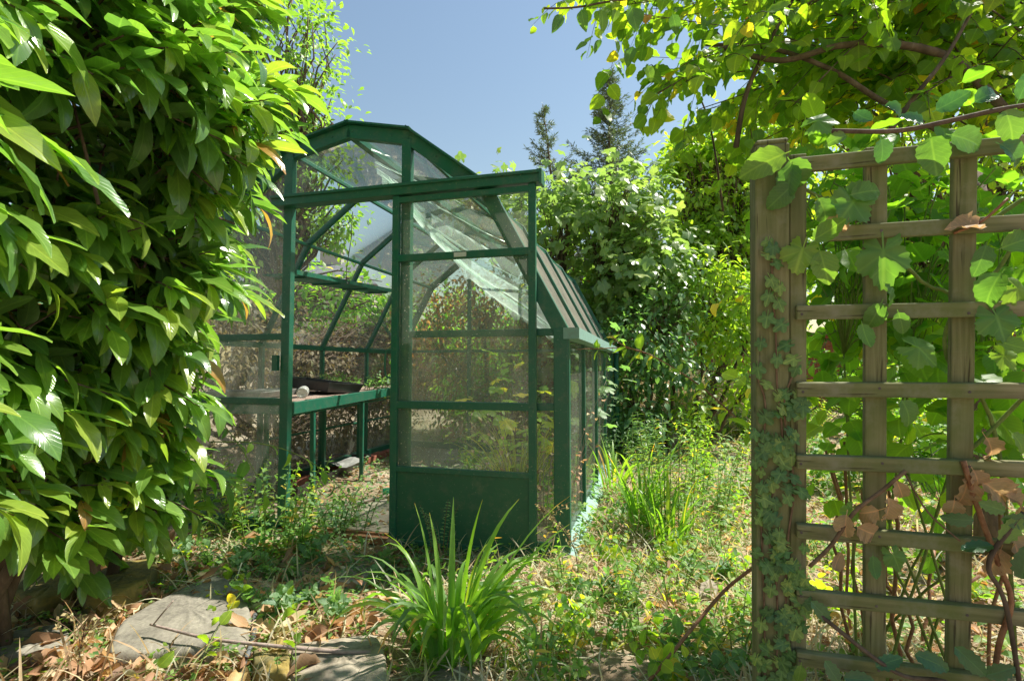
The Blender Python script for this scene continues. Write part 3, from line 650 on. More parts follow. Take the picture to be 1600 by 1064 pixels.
tag(MB().add(*(lambda a: (a.v, a.f))(MB().lathe([(.022, 0), (.026, .03), (.02, .036), (.012, .04)], bpos(1.25, .08, .828), 14))).build('bottle_cap', M['blue'], smooth=True), 'small blue plastic cap near the front edge of the bench', 'cap')
b = MB(); L_ = .42
for (x0, y0, z0) in ((0, 0, 0),):
    vs = [(x - .2, y - .13, .02 + .03 * math.sin(x * 17) * math.cos(y * 13)) for x in np.linspace(0, .4, 9) for y in np.linspace(0, .26, 6)]
    b.add(vs, [(i * 6 + j_, (i + 1) * 6 + j_, (i + 1) * 6 + j_ + 1, i * 6 + j_ + 1) for i in range(8) for j_ in range(5)])
o = b.build('plastic_bag', M['greyplastic']); o.location = onz(532, 725, .1); tag(o, 'crumpled grey plastic bag lying in the tray under the bench', 'bag')
o = MB().lathe([(.03, 0), (.035, .01), (.035, .13), (.014, .17), (.014, .19)], (0, 0, 0), 14, axis=(1, .4, .05)).build('plastic_bottle', M['bottle'], smooth=True); o.location = onz(598, 770, .05); tag(o, 'green plastic bottle lying on the ground just inside the door', 'bottle')
# bricks along the left wall
for i in range(8):
    vv = 1.1 + i * .235
    o = MB().box((-.108, -.05, 0), (.108, .05, .065)).build('brick', M['brick'], bevel=.006); o.location = gw(2.55 - .02 * (i % 2), vv, .0); o.rotation_euler = (0, 0, math.pi / 2 - TH + RS.randn() * .03)
    tag(o, 'red brick in the row on the ground along the left glass wall', 'brick', 'bricks in a row inside the greenhouse')
# hanging shelf and cord
SA = at(461, 428, 3.85); SB = at(611, 456, 5.55)
sx = unit(SB - SA); sl_ = unit(np.cross((0, 0, 1), sx))
shelf = empty('hanging_shelf', SA, 0, 'green slatted shelf hung high along the left side of the greenhouse', 'shelf')
b = MB()
for i in range(6): b.beam(sl_ * i * .05 + np.array([0, 0, .012 * (i == 0)]), (SB - SA) + sl_ * i * .05 + np.array([0, 0, .012 * (i == 0)]), .03, .014 if i else .035)
b.build('slats', M['green'], shelf)
for t in (.08, .38, .68, .95): MB().beam((SB - SA) * t - np.array([0, 0, .015]), (SB - SA) * t + sl_ * .26 - np.array([0, 0, .015]), .025, .012).build('bracket', M['green'], shelf)
cA, cB = at(551, 331, 4.5), at(541, 440, 4.55)
MBc = MB().tube(curve(cA, cB, 0, 6, .004), .0035, 5); MBc.tube(bez(cB, cB + np.array([.02, 0, -.02]), cB + np.array([.03, 0, .02]), cB + np.array([.0, 0, .03])), .003, 5)
MBc.v = [tuple(np.array(v_) - SA) for v_ in MBc.v]; MBc.build('cord', M['wire'], shelf)
# polythene sheet sagging from the roof
nu, nv = 30, 44
top = bez(gw(1.28, .12, 2.46), gw(1.05, .5, 2.38), gw(.75, .95, 2.2), gw(.42, 1.3, 1.98), gw(.22, 1.75, 1.62), n_=nu + 1)
bot = bez(gw(1.22, .3, 2.34), gw(1.12, .8, 2.02), gw(.98, 1.35, 1.78), gw(.8, 1.8, 1.58), gw(.45, 2.2, 1.32), n_=nu + 1)
kk = min(len(top), len(bot)); vs = []
for i in range(kk):
    for j_ in range(nv + 1):
        t = j_ / nv; q = top[i] * (1 - t) + bot[i] * t
        q = q + np.array([.02, -.03, .0]) * math.sin(t * 19 + i * .25) * (.3 + t) + np.array([0, 0, -.10]) * math.sin(math.pi * t) + np.array([0, -.025, .02]) * math.sin(t * 43 + i * .5)
        if j_ == nv: q = q + np.array([0, 0, -.05 * (i % 5 == 2)])
        vs.append(q)
b = MB(); b.add(vs, [(i * (nv + 1) + j_, (i + 1) * (nv + 1) + j_, (i + 1) * (nv + 1) + j_ + 1, i * (nv + 1) + j_ + 1) for i in range(kk - 1) for j_ in range(nv)])
tag(b.build('polythene_sheet', M['film'], smooth=True), 'torn clear polythene sheet sagging from the greenhouse roof', 'plastic sheet')

# ================================================================== TRELLIS
UL = unit(np.array([0, 0, 1.0]) - DV * math.tan(R(5.6))); P0 = at(1208, 607, 1.25); NT = np.cross(UL, EV)   # NT points away from camera
tre = empty('trellis', P0, 0, 'weathered wooden square trellis on a post, partly covered with ivy and vines', 'trellis')
tre.matrix_world = Matrix(((EV[0], NT[0], UL[0], P0[0]), (EV[1], NT[1], UL[1], P0[1]), (EV[2], NT[2], UL[2], P0[2]), (0, 0, 0, 1)))
def tl(s, t, off=0): return P0 + EV * s + UL * t + NT * off          # off<0: towards the camera
def tp(px, py, off=0.0): return onpl(px, py, P0 + NT * off, NT)
MB().box((-.039, -.01, -1.05), (.034, .065, .572)).build('post', M['wood_v'], tre, bevel=.003)
MB().box((-.0375, -.008, .5725), (.0325, .063, .585)).build('post_cap', M['wood_v'], tre, bevel=.004)
MB().box((.036, -.004, -.98), (.071, .018, .545)).build('edge_batten', M['wood_v'], tre, bevel=.002)
for t in (.515, .356, .18, .001, -.169, -.333, -.491, -.641, -.79):
    s0 = .045 if t != .356 else .09
    rb = MB().box((s0, -.026, -.0165), (1.12, -.006, .0165))
    o = rb.build('rail', M['wood_h'], tre, bevel=.002)
    for s in (.053, .213, .379, .54):
        if s > s0: MB().lathe([(.0035, 0), (.003, .0015)], (s + RS.randn() * .003, -.0255, RS.randn() * .003), 7, axis=(0, -1, 0)).build('nail', M['wire'], o); o.location = (0, 0, t); o.rotation_euler = (0, R(RS.randn() * .25), 0)
for s in (.213, .379, .54, .71, .88, 1.05):
    o = MB().box((-.0215, -.0045, -.95), (.0215, .0145, .545)).build('upright', M['wood_v'], tre, bevel=.002); o.location = (s, 0, 0); o.rotation_euler = (0, R(RS.randn() * .3), 0)

# ================================================================== CLIMBERS ON THE TRELLIS
def leaves_at(name, tmpl, lst, m_, parent, origin, off, rnd=None, hang=.8):
    P, A, Nn, S = [], [], [], []
    for (px, py, size, ang) in lst:
        p_ = tp(px, py, off); a_ = R(ang)
        axis = EV * math.cos(a_) + UL * math.sin(a_) - NT * .15
        P.append(p_ - unit(axis) * size * .45 - origin); A.append(axis + RS.randn(3) * .12); Nn.append(-NT * .9 + UL * .45 + RS.randn(3) * .25); S.append(size)
    return foliage(name, tmpl, P, A, Nn, S, M[m_], parent, rnd)
iv = empty('ivy', tl(0, -1, -.02), 0, 'small-leaved ivy climbing the trellis post', 'ivy'); O = np.array(iv.location)
b = MB()
for k_, pts in enumerate(([(1205, 1250), (1215, 950), (1200, 820), (1222, 700), (1214, 600), (1212, 520), (1206, 440), (1208, 385)], [(1235, 1250), (1228, 900), (1240, 760), (1225, 640), (1240, 580)], [(1190, 1250), (1195, 1000), (1188, 760), (1196, 640), (1184, 590)])):
    MB().tube(bez(*[tp(x, y, -.014) - O for x, y in pts], n_=40), .0025, 5).build('stem', M['twig'], iv, True)
lst = []
for k_ in range(150):
    y = 585 + 520 * RS.rand() ** .9; x = 1222 + 12 * math.sin(y / 45) + RS.randn() * 22
    if not 1172 < x < 1262: continue
    lst.append((x, y, .026 + .016 * RS.rand(), -90 + RS.randn() * 50))
for x, y in ((1200, 378), (1206, 386), (1198, 398), (1213, 410), (1205, 437), (1218, 448), (1204, 462), (1217, 472), (1200, 496), (1224, 508), (1190, 535), (1232, 540), (1242, 562), (1185, 575), (1245, 576), (1215, 560)): lst.append((x, y, .032 + .012 * RS.rand(), -90 + RS.randn() * 40))
leaves_at('leaves', 'ivy', lst, 'ivy', iv, O, -.024)

bv = empty('bramble', tl(.8, -1, .12), 0, 'bramble with big toothed leaves hanging through the trellis squares', 'bramble'); O = np.array(bv.location)
b = MB()
for pts in ([(1500, 1240), (1505, 900), (1503, 700), (1492, 480), (1440, 440), (1340, 340), (1265, 300), (1190, 250)], [(1600, 1250), (1560, 700), (1480, 560), (1495, 480), (1560, 420), (1610, 330)], [(1600, 620), (1530, 690), (1470, 740)], [(1600, 310), (1540, 350), (1500, 370)]):
    b.tube(bez(*[tp(x, y, .03 + .03 * RS.rand()) - O for x, y in pts], n_=30), .0045, 6)
b.build('cane', M['greenstem'], bv, True)
big = [(1252, 395, .085, -110), (1288, 365, .075, 30), (1285, 410, .08, -80), (1385, 400, .13, -85), (1372, 490, .075, -110), (1392, 455, .06, -60), (1440, 545, .085, -30), (1410, 500, .055, -70), (1545, 440, .09, -140), (1560, 500, .085, -70), (1575, 535, .07, -20), (1540, 400, .07, -100), (1590, 455, .07, -60), (1590, 380, .08, 20), (1345, 520, .06, -95), (1330, 320, .1, -130), (1290, 325, .08, -60), (1350, 300, .075, 10), (1570, 560, .06, -50), (1235, 275, .08, -100), (1205, 255, .11, -150), (1280, 185, .075, 20), (1225, 300, .075, -140), (1245, 265, .08, -60), (1400, 870, .06, -60), (1365, 880, .05, -90), (1455, 235, .085, -90), (1330, 800, .05, -120), (1420, 640, .07, -60), (1590, 690, .06, -60)]
leaves_at('leaves', 'vine', [q for i, q in enumerate(big) if i % 3 == 0], 'dark_leaf', bv, O, -.035)
leaves_at('young_leaves', 'toothed', [q for i, q in enumerate(big) if i % 3], 'dark_leaf', bv, O, -.045)
ho = empty('holly', tl(.9, -1.05, -.1), 0, 'holly sprigs with dark spiny leaves in front of the trellis', 'holly'); O = np.array(ho.location)
b = MB()
for pts in ([(1620, 1250), (1575, 960), (1545, 880), (1600, 800)], [(1590, 1250), (1500, 1080), (1400, 1050), (1280, 960)], [(1640, 160), (1560, 172), (1480, 190), (1400, 205), (1300, 205)]):
    MB().tube(bez(*[tp(x, y, -.06) - O for x, y in pts], n_=24), .005, 6).build('stem', M['bark'], ho, True)
hl = [(1500, 815, .06, -170), (1530, 850, .06, 175), (1580, 830, .07, 60), (1555, 790, .05, 150), (1600, 880, .08, 90), (1590, 810, .06, 10), (1285, 955, .065, -40), (1300, 1050, .06, -60), (1390, 1040, .06, 20), (1455, 1035, .07, -20), (1520, 1025, .075, -25), (1340, 1060, .06, 10), (1560, 1050, .06, 30), (1250, 1050, .05, -100), (1380, 230, .055, -80), (1510, 215, .08, -20), (1575, 190, .075, -80), (1340, 185, .045, -60), (1480, 165, .06, 20), (1430, 190, .05, 160), (1540, 150, .06, 30), (1600, 140, .06, 70), (1580, 235, .07, -40), (1310, 215, .05, 190), (1395, 170, .05, -30)]
leaves_at('leaves', 'holly', hl[:13], 'holly', ho, O, -.065)
leaves_at('upper_leaves', 'toothed', hl[13:], 'holly', ho, O, -.065)
wi = empty('withered_branch', tl(.3, -.35, -.04), 0, 'withered twig with curled tan leaves caught in the trellis', 'dead branch'); O = np.array(wi.location)
b = MB(); b.tube(bez(*[tp(x, y, -.05) - O for x, y in [(1415, 735), (1380, 765), (1335, 800), (1300, 850), (1265, 885)]], n_=20), .0045, 6); b.build('stem', M['twig'], wi, True); b = MB()
b.tube(bez(*[tp(x, y, -.045) - O for x, y in [(1414, 740), (1450, 800), (1500, 845)]], n_=10), .002, 5)
b.build('stem', M['twig'], wi, True)
leaves_at('leaves', 'crumple', [(1392, 790, .07, -80), (1362, 805, .075, -150), (1325, 815, .06, -90), (1350, 830, .06, -30), (1405, 760, .05, -70), (1310, 870, .05, -120)], 'tan', wi, O, -.055, rnd=np.array([.9, .88, .93, .8, .9, .7]))
w2 = empty('withered_branch', tl(.55, -.2, -.03), 0, 'dead vine with large pale brown leaves at the right of the trellis', 'dead branch'); O = np.array(w2.location)
b = MB(); b.tube(bez(*[tp(x, y, -.03) - O for x, y in [(1505, 720), (1530, 800), (1560, 880), (1580, 940), (1560, 1010), (1550, 1100)]], n_=20), .006, 6); b.build('stem', M['redcane'], w2, True); b = MB()
b.tube(bez(*[tp(x, y, -.03) - O for x, y in [(1575, 310), (1535, 345), (1490, 365)]], n_=10), .003, 5); b.build('stem', M['redcane'], w2, True)
leaves_at('leaves', 'crumple', [(1515, 355, .07, 160), (1550, 695, .07, -60), (1515, 760, .08, -90), (1550, 765, .09, -40), (1590, 780, .08, -20), (1580, 850, .08, -80), (1560, 870, .07, -110), (1525, 745, .06, -70), (1310, 345, .06, -90), (1490, 790, .05, -100)], 'tan', w2, O, -.03, rnd=np.array([.85, .7, .6, .88, .82, .9, .8, .75, .95, .8]))

# ================================================================== LAUREL HEDGE
lau = empty('laurel_hedge', (-1.7, 1.6, 0), 0, 'tall glossy cherry laurel hedge spilling over on the left', 'hedge'); O = np.array(lau.location)
zk = [.2, .5, .8, 1.0, 1.25, 1.6, 2.0, 2.6, 3.4]; xk = [-1.68, -1.64, -1.62, -1.56, -1.44, -1.31, -1.21, -1.2, -1.26]
ns = 1650
sy = .35 + 2.15 * RS.rand(ns); sz = .27 + 3.06 * RS.rand(ns) ** .95; dep = .45 * RS.rand(ns) ** 1.6
lump = .09 * np.sin(sy * 5.1 + sz * 2.3) + .08 * np.sin(sz * 6.7 - sy * 3.1) - .04
sx_ = np.interp(sz, zk, xk) - dep + lump - np.maximum(0, sy - 2.25) * .5
SHP = np.stack([sx_, sy, sz], 1)
kz = sz > 1.12 - .36 * sy; SHP = SHP[kz]; ns = len(SHP)
SD = unit(np.array([.75, -.22, .12]) + RS.randn(ns, 3) * .5)
P, A, Nn, S, rn = [], [], [], [], []; b = MB()
for p_, d_ in zip(SHP, SD):
    L_ = .2 + .14 * RS.rand(); nl = RS.randint(7, 11); ph = RS.rand() * 6
    up = np.array([0, 0, 1.0]); sd_ = unit(np.cross(d_, up)); up2 = np.cross(sd_, d_)
    c = np.array([p_ - d_ * .25, p_ + d_ * L_ * .5 + up * .01, p_ + d_ * L_ - up * .01]); b.tube(c - O, [.0055, .004, .0022], 5)
    tone = .25 + .35 * RS.rand()
    for k_ in range(nl):
        t = (k_ + .5) / nl; q = p_ + d_ * L_ * t; a_ = ph + k_ * 2.4
        rdv = sd_ * math.cos(a_) + up2 * math.sin(a_)
        open_ = .95 - .55 * t
        ad = unit(d_ * (.45 + .4 * t) + rdv * open_ * .8 + np.array([.12, 0, -.26 - .25 * RS.rand()]) + RS.randn(3) * .12)
        P.append(q - O); A.append(ad); Nn.append(up * .9 + d_ * .35 - ad * .2 + RS.randn(3) * .22); S.append((.11 + .13 * RS.rand() ** 1.3) * (.72 + .28 * min(1, 1.6 - t)))
        rn.append(1.0 if RS.rand() < .012 else np.clip(tone + .35 * t + RS.randn() * .13, 0, .95))
foliage('foliage', 'laurel', P, A, Nn, S, M['laurel'], lau, np.array(rn))
# older leaves deeper inside
n_ = 5200; y_ = .1 + 2.5 * RS.rand(n_); z_ = np.maximum(.3 + 3.1 * RS.rand(n_), 1.2 - .36 * y_); x_ = np.interp(z_, zk, xk) - .3 - 1.1 * RS.rand(n_) ** 1.3 - np.maximum(0, y_ - 2.3)
foliage('inner_foliage', 'laurel', np.stack([x_, y_, z_], 1) - O, unit(rdir(n_) + np.array([.5, -.1, -.6])), unit(RS.randn(n_, 3) * .5 + np.array([.4, -.2, .8])), .12 + .05 * RS.rand(n_), M['laurel_dull'], lau)
for k_ in range(14):
    yy = .6 + 1.9 * RS.rand(); p_ = np.array([-2.0 + .3 * RS.rand(), yy, 0]); q = np.array([np.interp(1.5, zk, xk) - .25, yy + RS.randn() * .3, .8 + 2.2 * RS.rand()])
    b.tube(curve(p_ - O, q - O, .15, 8, .03), np.linspace(.03, .007, 8), 6)
b.build('branches', M['bark'], lau, True)

# ================================================================== BACKGROUND
def blob(px, py, Y, rx, ry, rz): return (*at(px, py, Y), rx, ry, rz)
# house far behind
hs = empty('house', (-15.2, 41, 0), R(8), 'pale house with slate roof and chimney far behind the greenhouse', 'house')
MB().box((-5, -4, 0), (4.5, 4, 7.0)).build('wall', M['render'], hs)
MB().add([(-5.4, -4.4, 6.95), (4.9, -4.4, 6.95), (4.9, 4.4, 6.95), (-5.4, 4.4, 6.95), (-3.2, 0, 9.3), (2.7, 0, 9.3)], [(0, 1, 5, 4), (2, 3, 4, 5), (1, 2, 5), (3, 0, 4), (3, 2, 1, 0)]).build('roof', M['slate'], hs)
ch = MB().box((.1, -.55, 8.2), (1.7, .55, 10.1)).box((0, -.65, 10.1), (1.8, .65, 10.3)).build('chimney', M['render'], hs)
for x_ in (.5, 1.25): MB().lathe([(.2, 10.3), (.17, 10.9), (.21, 10.95), (.21, 11.05)], (x_, 0, 0), 10).build('chimney_pot', M['pot'], ch, True)
for x_ in (-3.2, -.4, 2.6):
    for z_ in (1.2, 4.4):
        f_ = MB().box((x_ - .6, -4.06, z_), (x_ + .6, -3.98, z_ + 1.4)).build('window', M['labelwhite'], hs); MB().box((x_ - .52, -4.08, z_ + .08), (x_ + .52, -4.065, z_ + 1.32)).build('pane', M['pane'], f_)
# brick boundary wall
bw = empty('brick_wall', (4, 13, 0), R(-4), 'red brick boundary wall almost hidden behind the shrubs', 'wall')
b = MB()
for r_ in range(24):
    for k_ in range(100):
        x_ = -9 + k_ * .226 + (r_ % 2) * .113; b.box((x_, -.05 + .004 * RS.rand(), r_ * .075), (x_ + .215, .05, r_ * .075 + .065))
b.build('brickwork', M['brick'], bw)
MB().box((-9, -.035, 0), (13.8, .04, 1.8)).build('mortar', M['mortar'], bw); MB().box((-9, -.1, 1.8), (13.8, .1, 1.87)).build('coping', M['slab'], bw, bevel=.01)

# spruces
def spruce(base, Ht, rad, label, lean=(0, 0), sparse=1.0, nw=46):
    e = empty('spruce_tree', base, 0, label, 'tree', 'dark spruces beyond the garden')
    tops = np.array([lean[0], lean[1], Ht]); b = MB(); b.tube(curve((0, 0, -.1), tops, 0, 10, .05), np.linspace(.22, .012, 10), 8)
    P, A, Nn, S = [], [], [], []
    for w_ in range(nw):
        t = .18 + .82 * w_ / nw; z0 = tops * t; rr = 1.3 * rad * (1 - t) ** .95 * (.6 + .75 * RS.rand()) + .12
        for k_ in range(int(7 * sparse + RS.rand())):
            a_ = RS.rand() * 6.28; d_ = np.array([math.cos(a_), math.sin(a_), -.38 + .75 * t]); L_ = rr * (.55 + .6 * RS.rand())
            c = curve(z0, z0 + d_ * L_ + np.array([0, 0, .12 * L_]), -.16 * L_, 6); b.tube(c, np.linspace(.025, .006, 6), 4)
            nn_ = int(22 + 44 * L_)
            for q in range(nn_):
                s_ = RS.rand() ** .7; p_ = c[0] * (1 - s_) + c[-1] * s_ + np.array([0, 0, -.16 * L_ * 4 * s_ * (1 - s_)]) + RS.randn(3) * .05
                P.append(p_); A.append(d_ * .7 + RS.randn(3) * .45 + np.array([0, 0, -.25 + .3 * t])); Nn.append(RS.randn(3) * .5 + np.array([0, 0, 1])); S.append((.2 + .24 * RS.rand()) * (1.1 - .5 * t))
    b.build('trunk', M['bark'], e, True); foliage('crown', 'needle', P, A, Nn, S, M['needle'], e)
    return e
spruce((26 * (955 - 800) / F, 26, 0), 16.2, 4.1, 'taller of the two dark spruces, upright against the sky')
spruce((27 * (897 - 800) / F, 27, 0), 14.9, 3.6, 'shorter dark spruce leaning left beside the taller one', lean=(-1.6, 0), sparse=.6, nw=34)

# trees and shrubs
plant('pale_tree', 'light green tree showing behind the laurel and above the greenhouse', 'tree', (-4.4, 8.6, 0), [blob(440, 80, 8.6, 1.1, .8, 1.2), blob(470, 250, 8.4, .8, .7, .8), blob(520, 330, 8.5, .45, .5, .6), blob(400, 330, 8.6, 1.1, .8, 1.0), blob(470, 180, 8.5, .6, .5, .8)], 190, 30, .2, 'small', .11, 'pale', trunk=.12, trunk_h=2.2, droop=.2)
plant('maple_shrub', 'big maple shrub with pale sunlit leaves right behind the greenhouse', 'shrub', (1.2, 7.6, 0), [blob(860, 335, 7.4, .75, .6, .5), blob(945, 330, 7.2, .65, .6, .75), blob(1000, 400, 7.0, .65, .6, .6), blob(910, 430, 7.3, .8, .6, .7), blob(760, 330, 8.0, .6, .5, .5), blob(985, 300, 7.3, .35, .4, .5), blob(1040, 480, 7.2, .5, .5, .5), blob(900, 560, 7.2, .7, .6, .7)], 330, 10, .24, 'maple_far', .16, 'maple', trunk=.06, trunk_h=.5, stems=5, droop=.5, fol='foliage', wood='stems')
plant('dark_shrub', 'dark green glossy shrub beside the right side of the greenhouse', 'shrub', (1.75, 6.5, 0), [blob(1010, 520, 6.4, .45, .5, .5), blob(1060, 570, 6.3, .4, .4, .4), blob(985, 610, 6.2, .28, .4, .45), blob(1000, 670, 6.0, .3, .4, .35), blob(1040, 470, 6.7, .5, .4, .3)], 150, 20, .14, 'small', .085, 'dark', trunk=.04, trunk_h=.4, stems=5, fol='foliage', wood='stems')
plant('light_tree', 'yellow green small tree rising between the maple shrub and the trellis', 'tree', (3.1, 8.4, 0), [blob(1110, 300, 8.3, .75, .7, 1.0), blob(1100, 420, 8.0, .8, .6, .7), blob(1180, 250, 8.6, .8, .7, .8), blob(1150, 480, 8.0, .6, .5, .5), blob(1200, 400, 8.4, .8, .6, .8), blob(1080, 250, 8.4, .4, .5, .5)], 320, 36, .2, 'small', .135, 'yellow', trunk=.09, trunk_h=1.4, droop=.3)
plant('broad_tree', 'large leafy tree filling the view far behind the trellis', 'tree', (8.3, 11.5, 0), [blob(1330, 260, 11, 1.9, 1.2, 1.5), blob(1480, 330, 10.5, 1.7, 1.2, 1.5), blob(1600, 200, 10.5, 1.7, 1.2, 1.6), blob(1400, 450, 10.5, 1.8, 1.2, .9), blob(1560, 460, 10.5, 1.6, 1.2, .9)], 260, 30, .3, 'small', .17, 'yellow', trunk=.2, trunk_h=2)
plant('light_bush', 'loose light green bush between the dark shrub and the trellis post', 'shrub', (2.35, 6.6, 0), [blob(1130, 520, 6.6, .35, .35, .3), blob(1110, 440, 6.8, .4, .35, .35), blob(1165, 600, 6.3, .25, .3, .3), blob(1090, 640, 6.0, .2, .3, .25), blob(1180, 480, 6.5, .3, .3, .4)], 110, 22, .13, 'small', .09, 'yellow', trunk=.03, stems=5, fol='foliage', wood='stems')
plant('boundary_bush', 'low dark bush in front of the brick wall behind the straw', 'shrub', (3.6, 11.3, 0), [(3.0, 11.2, 1.2, .9, .6, .6), (4.4, 11.4, 1.2, 1.0, .6, .7), (3.6, 11.3, .7, 1.3, .6, .6)], 90, 26, .2, 'small', .13, 'dark', trunk=.04, stems=4, fol='foliage', wood='stems')
plant('boundary_bush', 'green bush behind the trellis low squares in the distance', 'shrub', (6.4, 8.8, 0), [(5.8, 8.6, .8, .9, .6, .7), (7.0, 9.0, .9, 1.0, .6, .8)], 90, 26, .2, 'small', .12, 'broad', trunk=.04, stems=4, fol='foliage', wood='stems')
plant('rear_shrub', 'rusty orange and green shrub behind the back wall of the greenhouse', 'shrub', gw(1.7, 4.6), [(*gw(2.0, 4.5, 2.1), .5, .5, .6), (*gw(1.4, 4.5, 1.9), .6, .5, .7), (*gw(.8, 4.6, 1.5), .5, .5, .8), (*gw(1.5, 4.4, 1.0), .8, .4, .7), (*gw(2.5, 4.6, 1.5), .5, .5, .7), (*gw(2.9, 4.7, 1.7), .5, .5, .7), (*gw(2.2, 4.3, .6), .7, .4, .5)], 200, 28, .16, 'small', .075, 'rust', trunk=.04, stems=6, fol='foliage', wood='stems')
plant('rear_bush', 'green bush low behind the back glass of the greenhouse', 'shrub', gw(.9, 5.3), [(*gw(1.5, 5.2, 1.0), .9, .5, .9), (*gw(.5, 5.2, 1.0), .8, .5, .9), (*gw(1.0, 5.2, 2.0), .8, .5, .5), (*gw(2.4, 5.3, 1.0), .8, .5, .9), (*gw(1.6, 4.0, .4), .8, .4, .4), (*gw(.6, 4.0, .5), .6, .4, .45)], 230, 28, .17, 'small', .1, 'broad', trunk=.04, stems=5, fol='foliage', wood='stems')
hb = [(*gw(3.3, v_, .4 + .8 * (k_ % 2)), .36, .5, .55) for v_ in np.arange(-.8, 5.2, .5) for k_ in range(2)]
plant('dry_hedge', 'brown dried out hedge seen through the left glass of the greenhouse', 'hedge', gw(3.5, 2.0), hb, 520, 30, .11, 'small', .06, 'hedge', trunk=.03, stems=12, inner=.2, fol='foliage', wood='stems')
plant('far_tree', 'hazy green tree far behind the left end of the garden', 'tree', (-9, 17, 0), [(-9, 17, 4.0, 2.5, 1.5, 1.8), (-6, 18, 3.2, 2.2, 1.5, 1.5), (-12, 17, 4.0, 2.5, 1.5, 2)], 150, 30, .4, 'small', .25, 'broad', trunk=.25, trunk_h=2)
for x_, y_, s_, lb in ((-3.5, 19, 2.4, 'green tree beyond the back of the greenhouse'), (1.5, 18, 2.2, 'green tree low on the skyline behind the maple shrub'), (7, 19, 2.8, 'green tree beyond the light tree, behind the wall'), (14, 17, 3.2, 'green tree far off at the right edge behind the trellis')):
    plant('far_tree', lb, 'tree', (x_, y_, 0), [(x_, y_, 2.2, s_, 1.2, 1.5), (x_ + 1.2, y_ + .5, 2.6, s_ * .8, 1.2, 1.3), (x_ - 1.5, y_, 1.6, s_ * .8, 1, 1.2)], 110, 28, .4, 'small', .25, 'broad', trunk=.2, trunk_h=1.2)

# ================================================================== UPPER RIGHT CANOPY AND VINE WALL
cn = empty('overhanging_tree', (2.6, 2.9, 0), 0, 'backlit tree arching over the trellis with thin twisting bare branches', 'tree')
O = np.array(cn.location); tb = MB(); tb.tube(curve((0, 0, -.05), (.1, .1, 2.2), 0, 8, .03), np.linspace(.07, .04, 8), 9)
P, A, Nn, S = [], [], [], []
def leafy(c, r0, gap, size, side=1):
    tb.tube(c, np.linspace(r0, r0 * .3, len(c)), 5)
    sg = np.linalg.norm(np.diff(c, axis=0), axis=1); cum = np.concatenate([[0], np.cumsum(sg)])
    for q, s_ in enumerate(np.arange(.05, cum[-1], gap)):
        p_ = np.array([np.interp(s_, cum, c[:, i]) for i in range(3)]); k_ = min(len(c) - 2, np.searchsorted(cum, s_, 'right') - 1); tg = unit(c[k_ + 1] - c[k_])
        sd_ = unit(np.cross(tg, (0, 0, 1.0))) * (1 if q % 2 else -1)
        P.append(p_); A.append(tg * .5 + sd_ * .7 + np.array([0, 0, -.55]) + RS.randn(3) * .25); Nn.append(np.array([0, -.35, .8]) + RS.randn(3) * .35); S.append(size * (.6 + .7 * RS.rand()))
        if side and RS.rand() < .33:
            d = unit(tg * .6 + sd_ + RS.randn(3) * .35 + np.array([0, 0, -.15])); L_ = .15 + .22 * RS.rand()
            leafy(bez(p_, p_ + d * L_ * .55 + np.array([0, 0, .02]), p_ + d * L_ - np.array([0, 0, .05]), n_=6), r0 * .45, .04, size * .9, 0)
for k_ in range(70):
    y0 = -160 + 420 * RS.rand(); Y0 = 1.7 + .65 * RS.rand(); x1 = 900 + 620 * RS.rand(); 
    y1 = RS.uniform(-60, 40 if x1 < 1060 else 240); 
    if 1010 < x1 < 1130 and RS.rand() < .6: y1 = RS.uniform(60, 190)
    if x1 < 1010: y1 = RS.uniform(-60, 60 if x1 > 960 else 20)
    p0 = at(RS.uniform(1480, 1850), y0, Y0 + .2); p1 = at(x1, y1, Y0 + RS.randn() * .15)
    mid = (p0 + p1) / 2 + np.array([0, RS.randn() * .1, .12 + .1 * RS.rand()])
    leafy(bez(p0 - O, mid - O, p1 - O, n_=16), .003 + .003 * RS.rand(), .055, .07)
tb.build('trunk', M['bark'], cn, True)
P = np.array(P); pz = P + O; keep = ~((pz[:, 1] < 1.45) & (pz[:, 2] < 1.62)); ii = np.where(keep)[0]
foliage('crown', 'round', P[ii], np.array(A)[ii], np.array(Nn)[ii], np.array(S)[ii], M['canopy'], cn)
O = np.array(cn.location); b = MB()
for pts, r0 in (([(1490, 215, 1.75), (1380, 160, 1.75), (1300, 110, 1.75), (1200, 75, 1.8), (1100, 70, 1.85)], .011), ([(1580, 185, 1.7), (1540, 140, 1.7), (1480, 90, 1.7), (1400, 70, 1.7), (1310, 72, 1.72), (1220, 95, 1.75), (1130, 75, 1.8)], .016), ([(1390, 205, 1.6), (1430, 150, 1.6), (1480, 85, 1.6), (1540, -20, 1.65)], .009), ([(1150, 230, 1.8), (1165, 150, 1.8), (1200, 70, 1.8), (1250, -20, 1.85)], .01), ([(1600, 250, 2.5), (1560, 110, 2.5), (1530, 50, 2.5), (1550, -30, 2.5)], .02), ([(1230, 150, 2.5), (1170, 100, 2.5), (1100, 30, 2.5), (1060, -30, 2.5)], .008), ([(1500, 300, 2.2), (1430, 270, 2.2), (1380, 190, 2.3), (1290, 140, 2.4), (1160, 180, 2.5)], .008), ([(1130, 330, 2.5), (1110, 200, 2.5), (1080, 120, 2.5)], .006)):
    c = bez(*[at(*q) for q in pts], n_=24) - O; b.tube(c, np.linspace(r0, r0 * .55, len(c)), 7)
b.build('branches', M['bark'], cn, True)
ov = empty('overhanging_twig', at(1010, 10, 1.7), 0, 'dark leafy twig hanging against the sky at the top', 'twig'); O = np.array(ov.location)
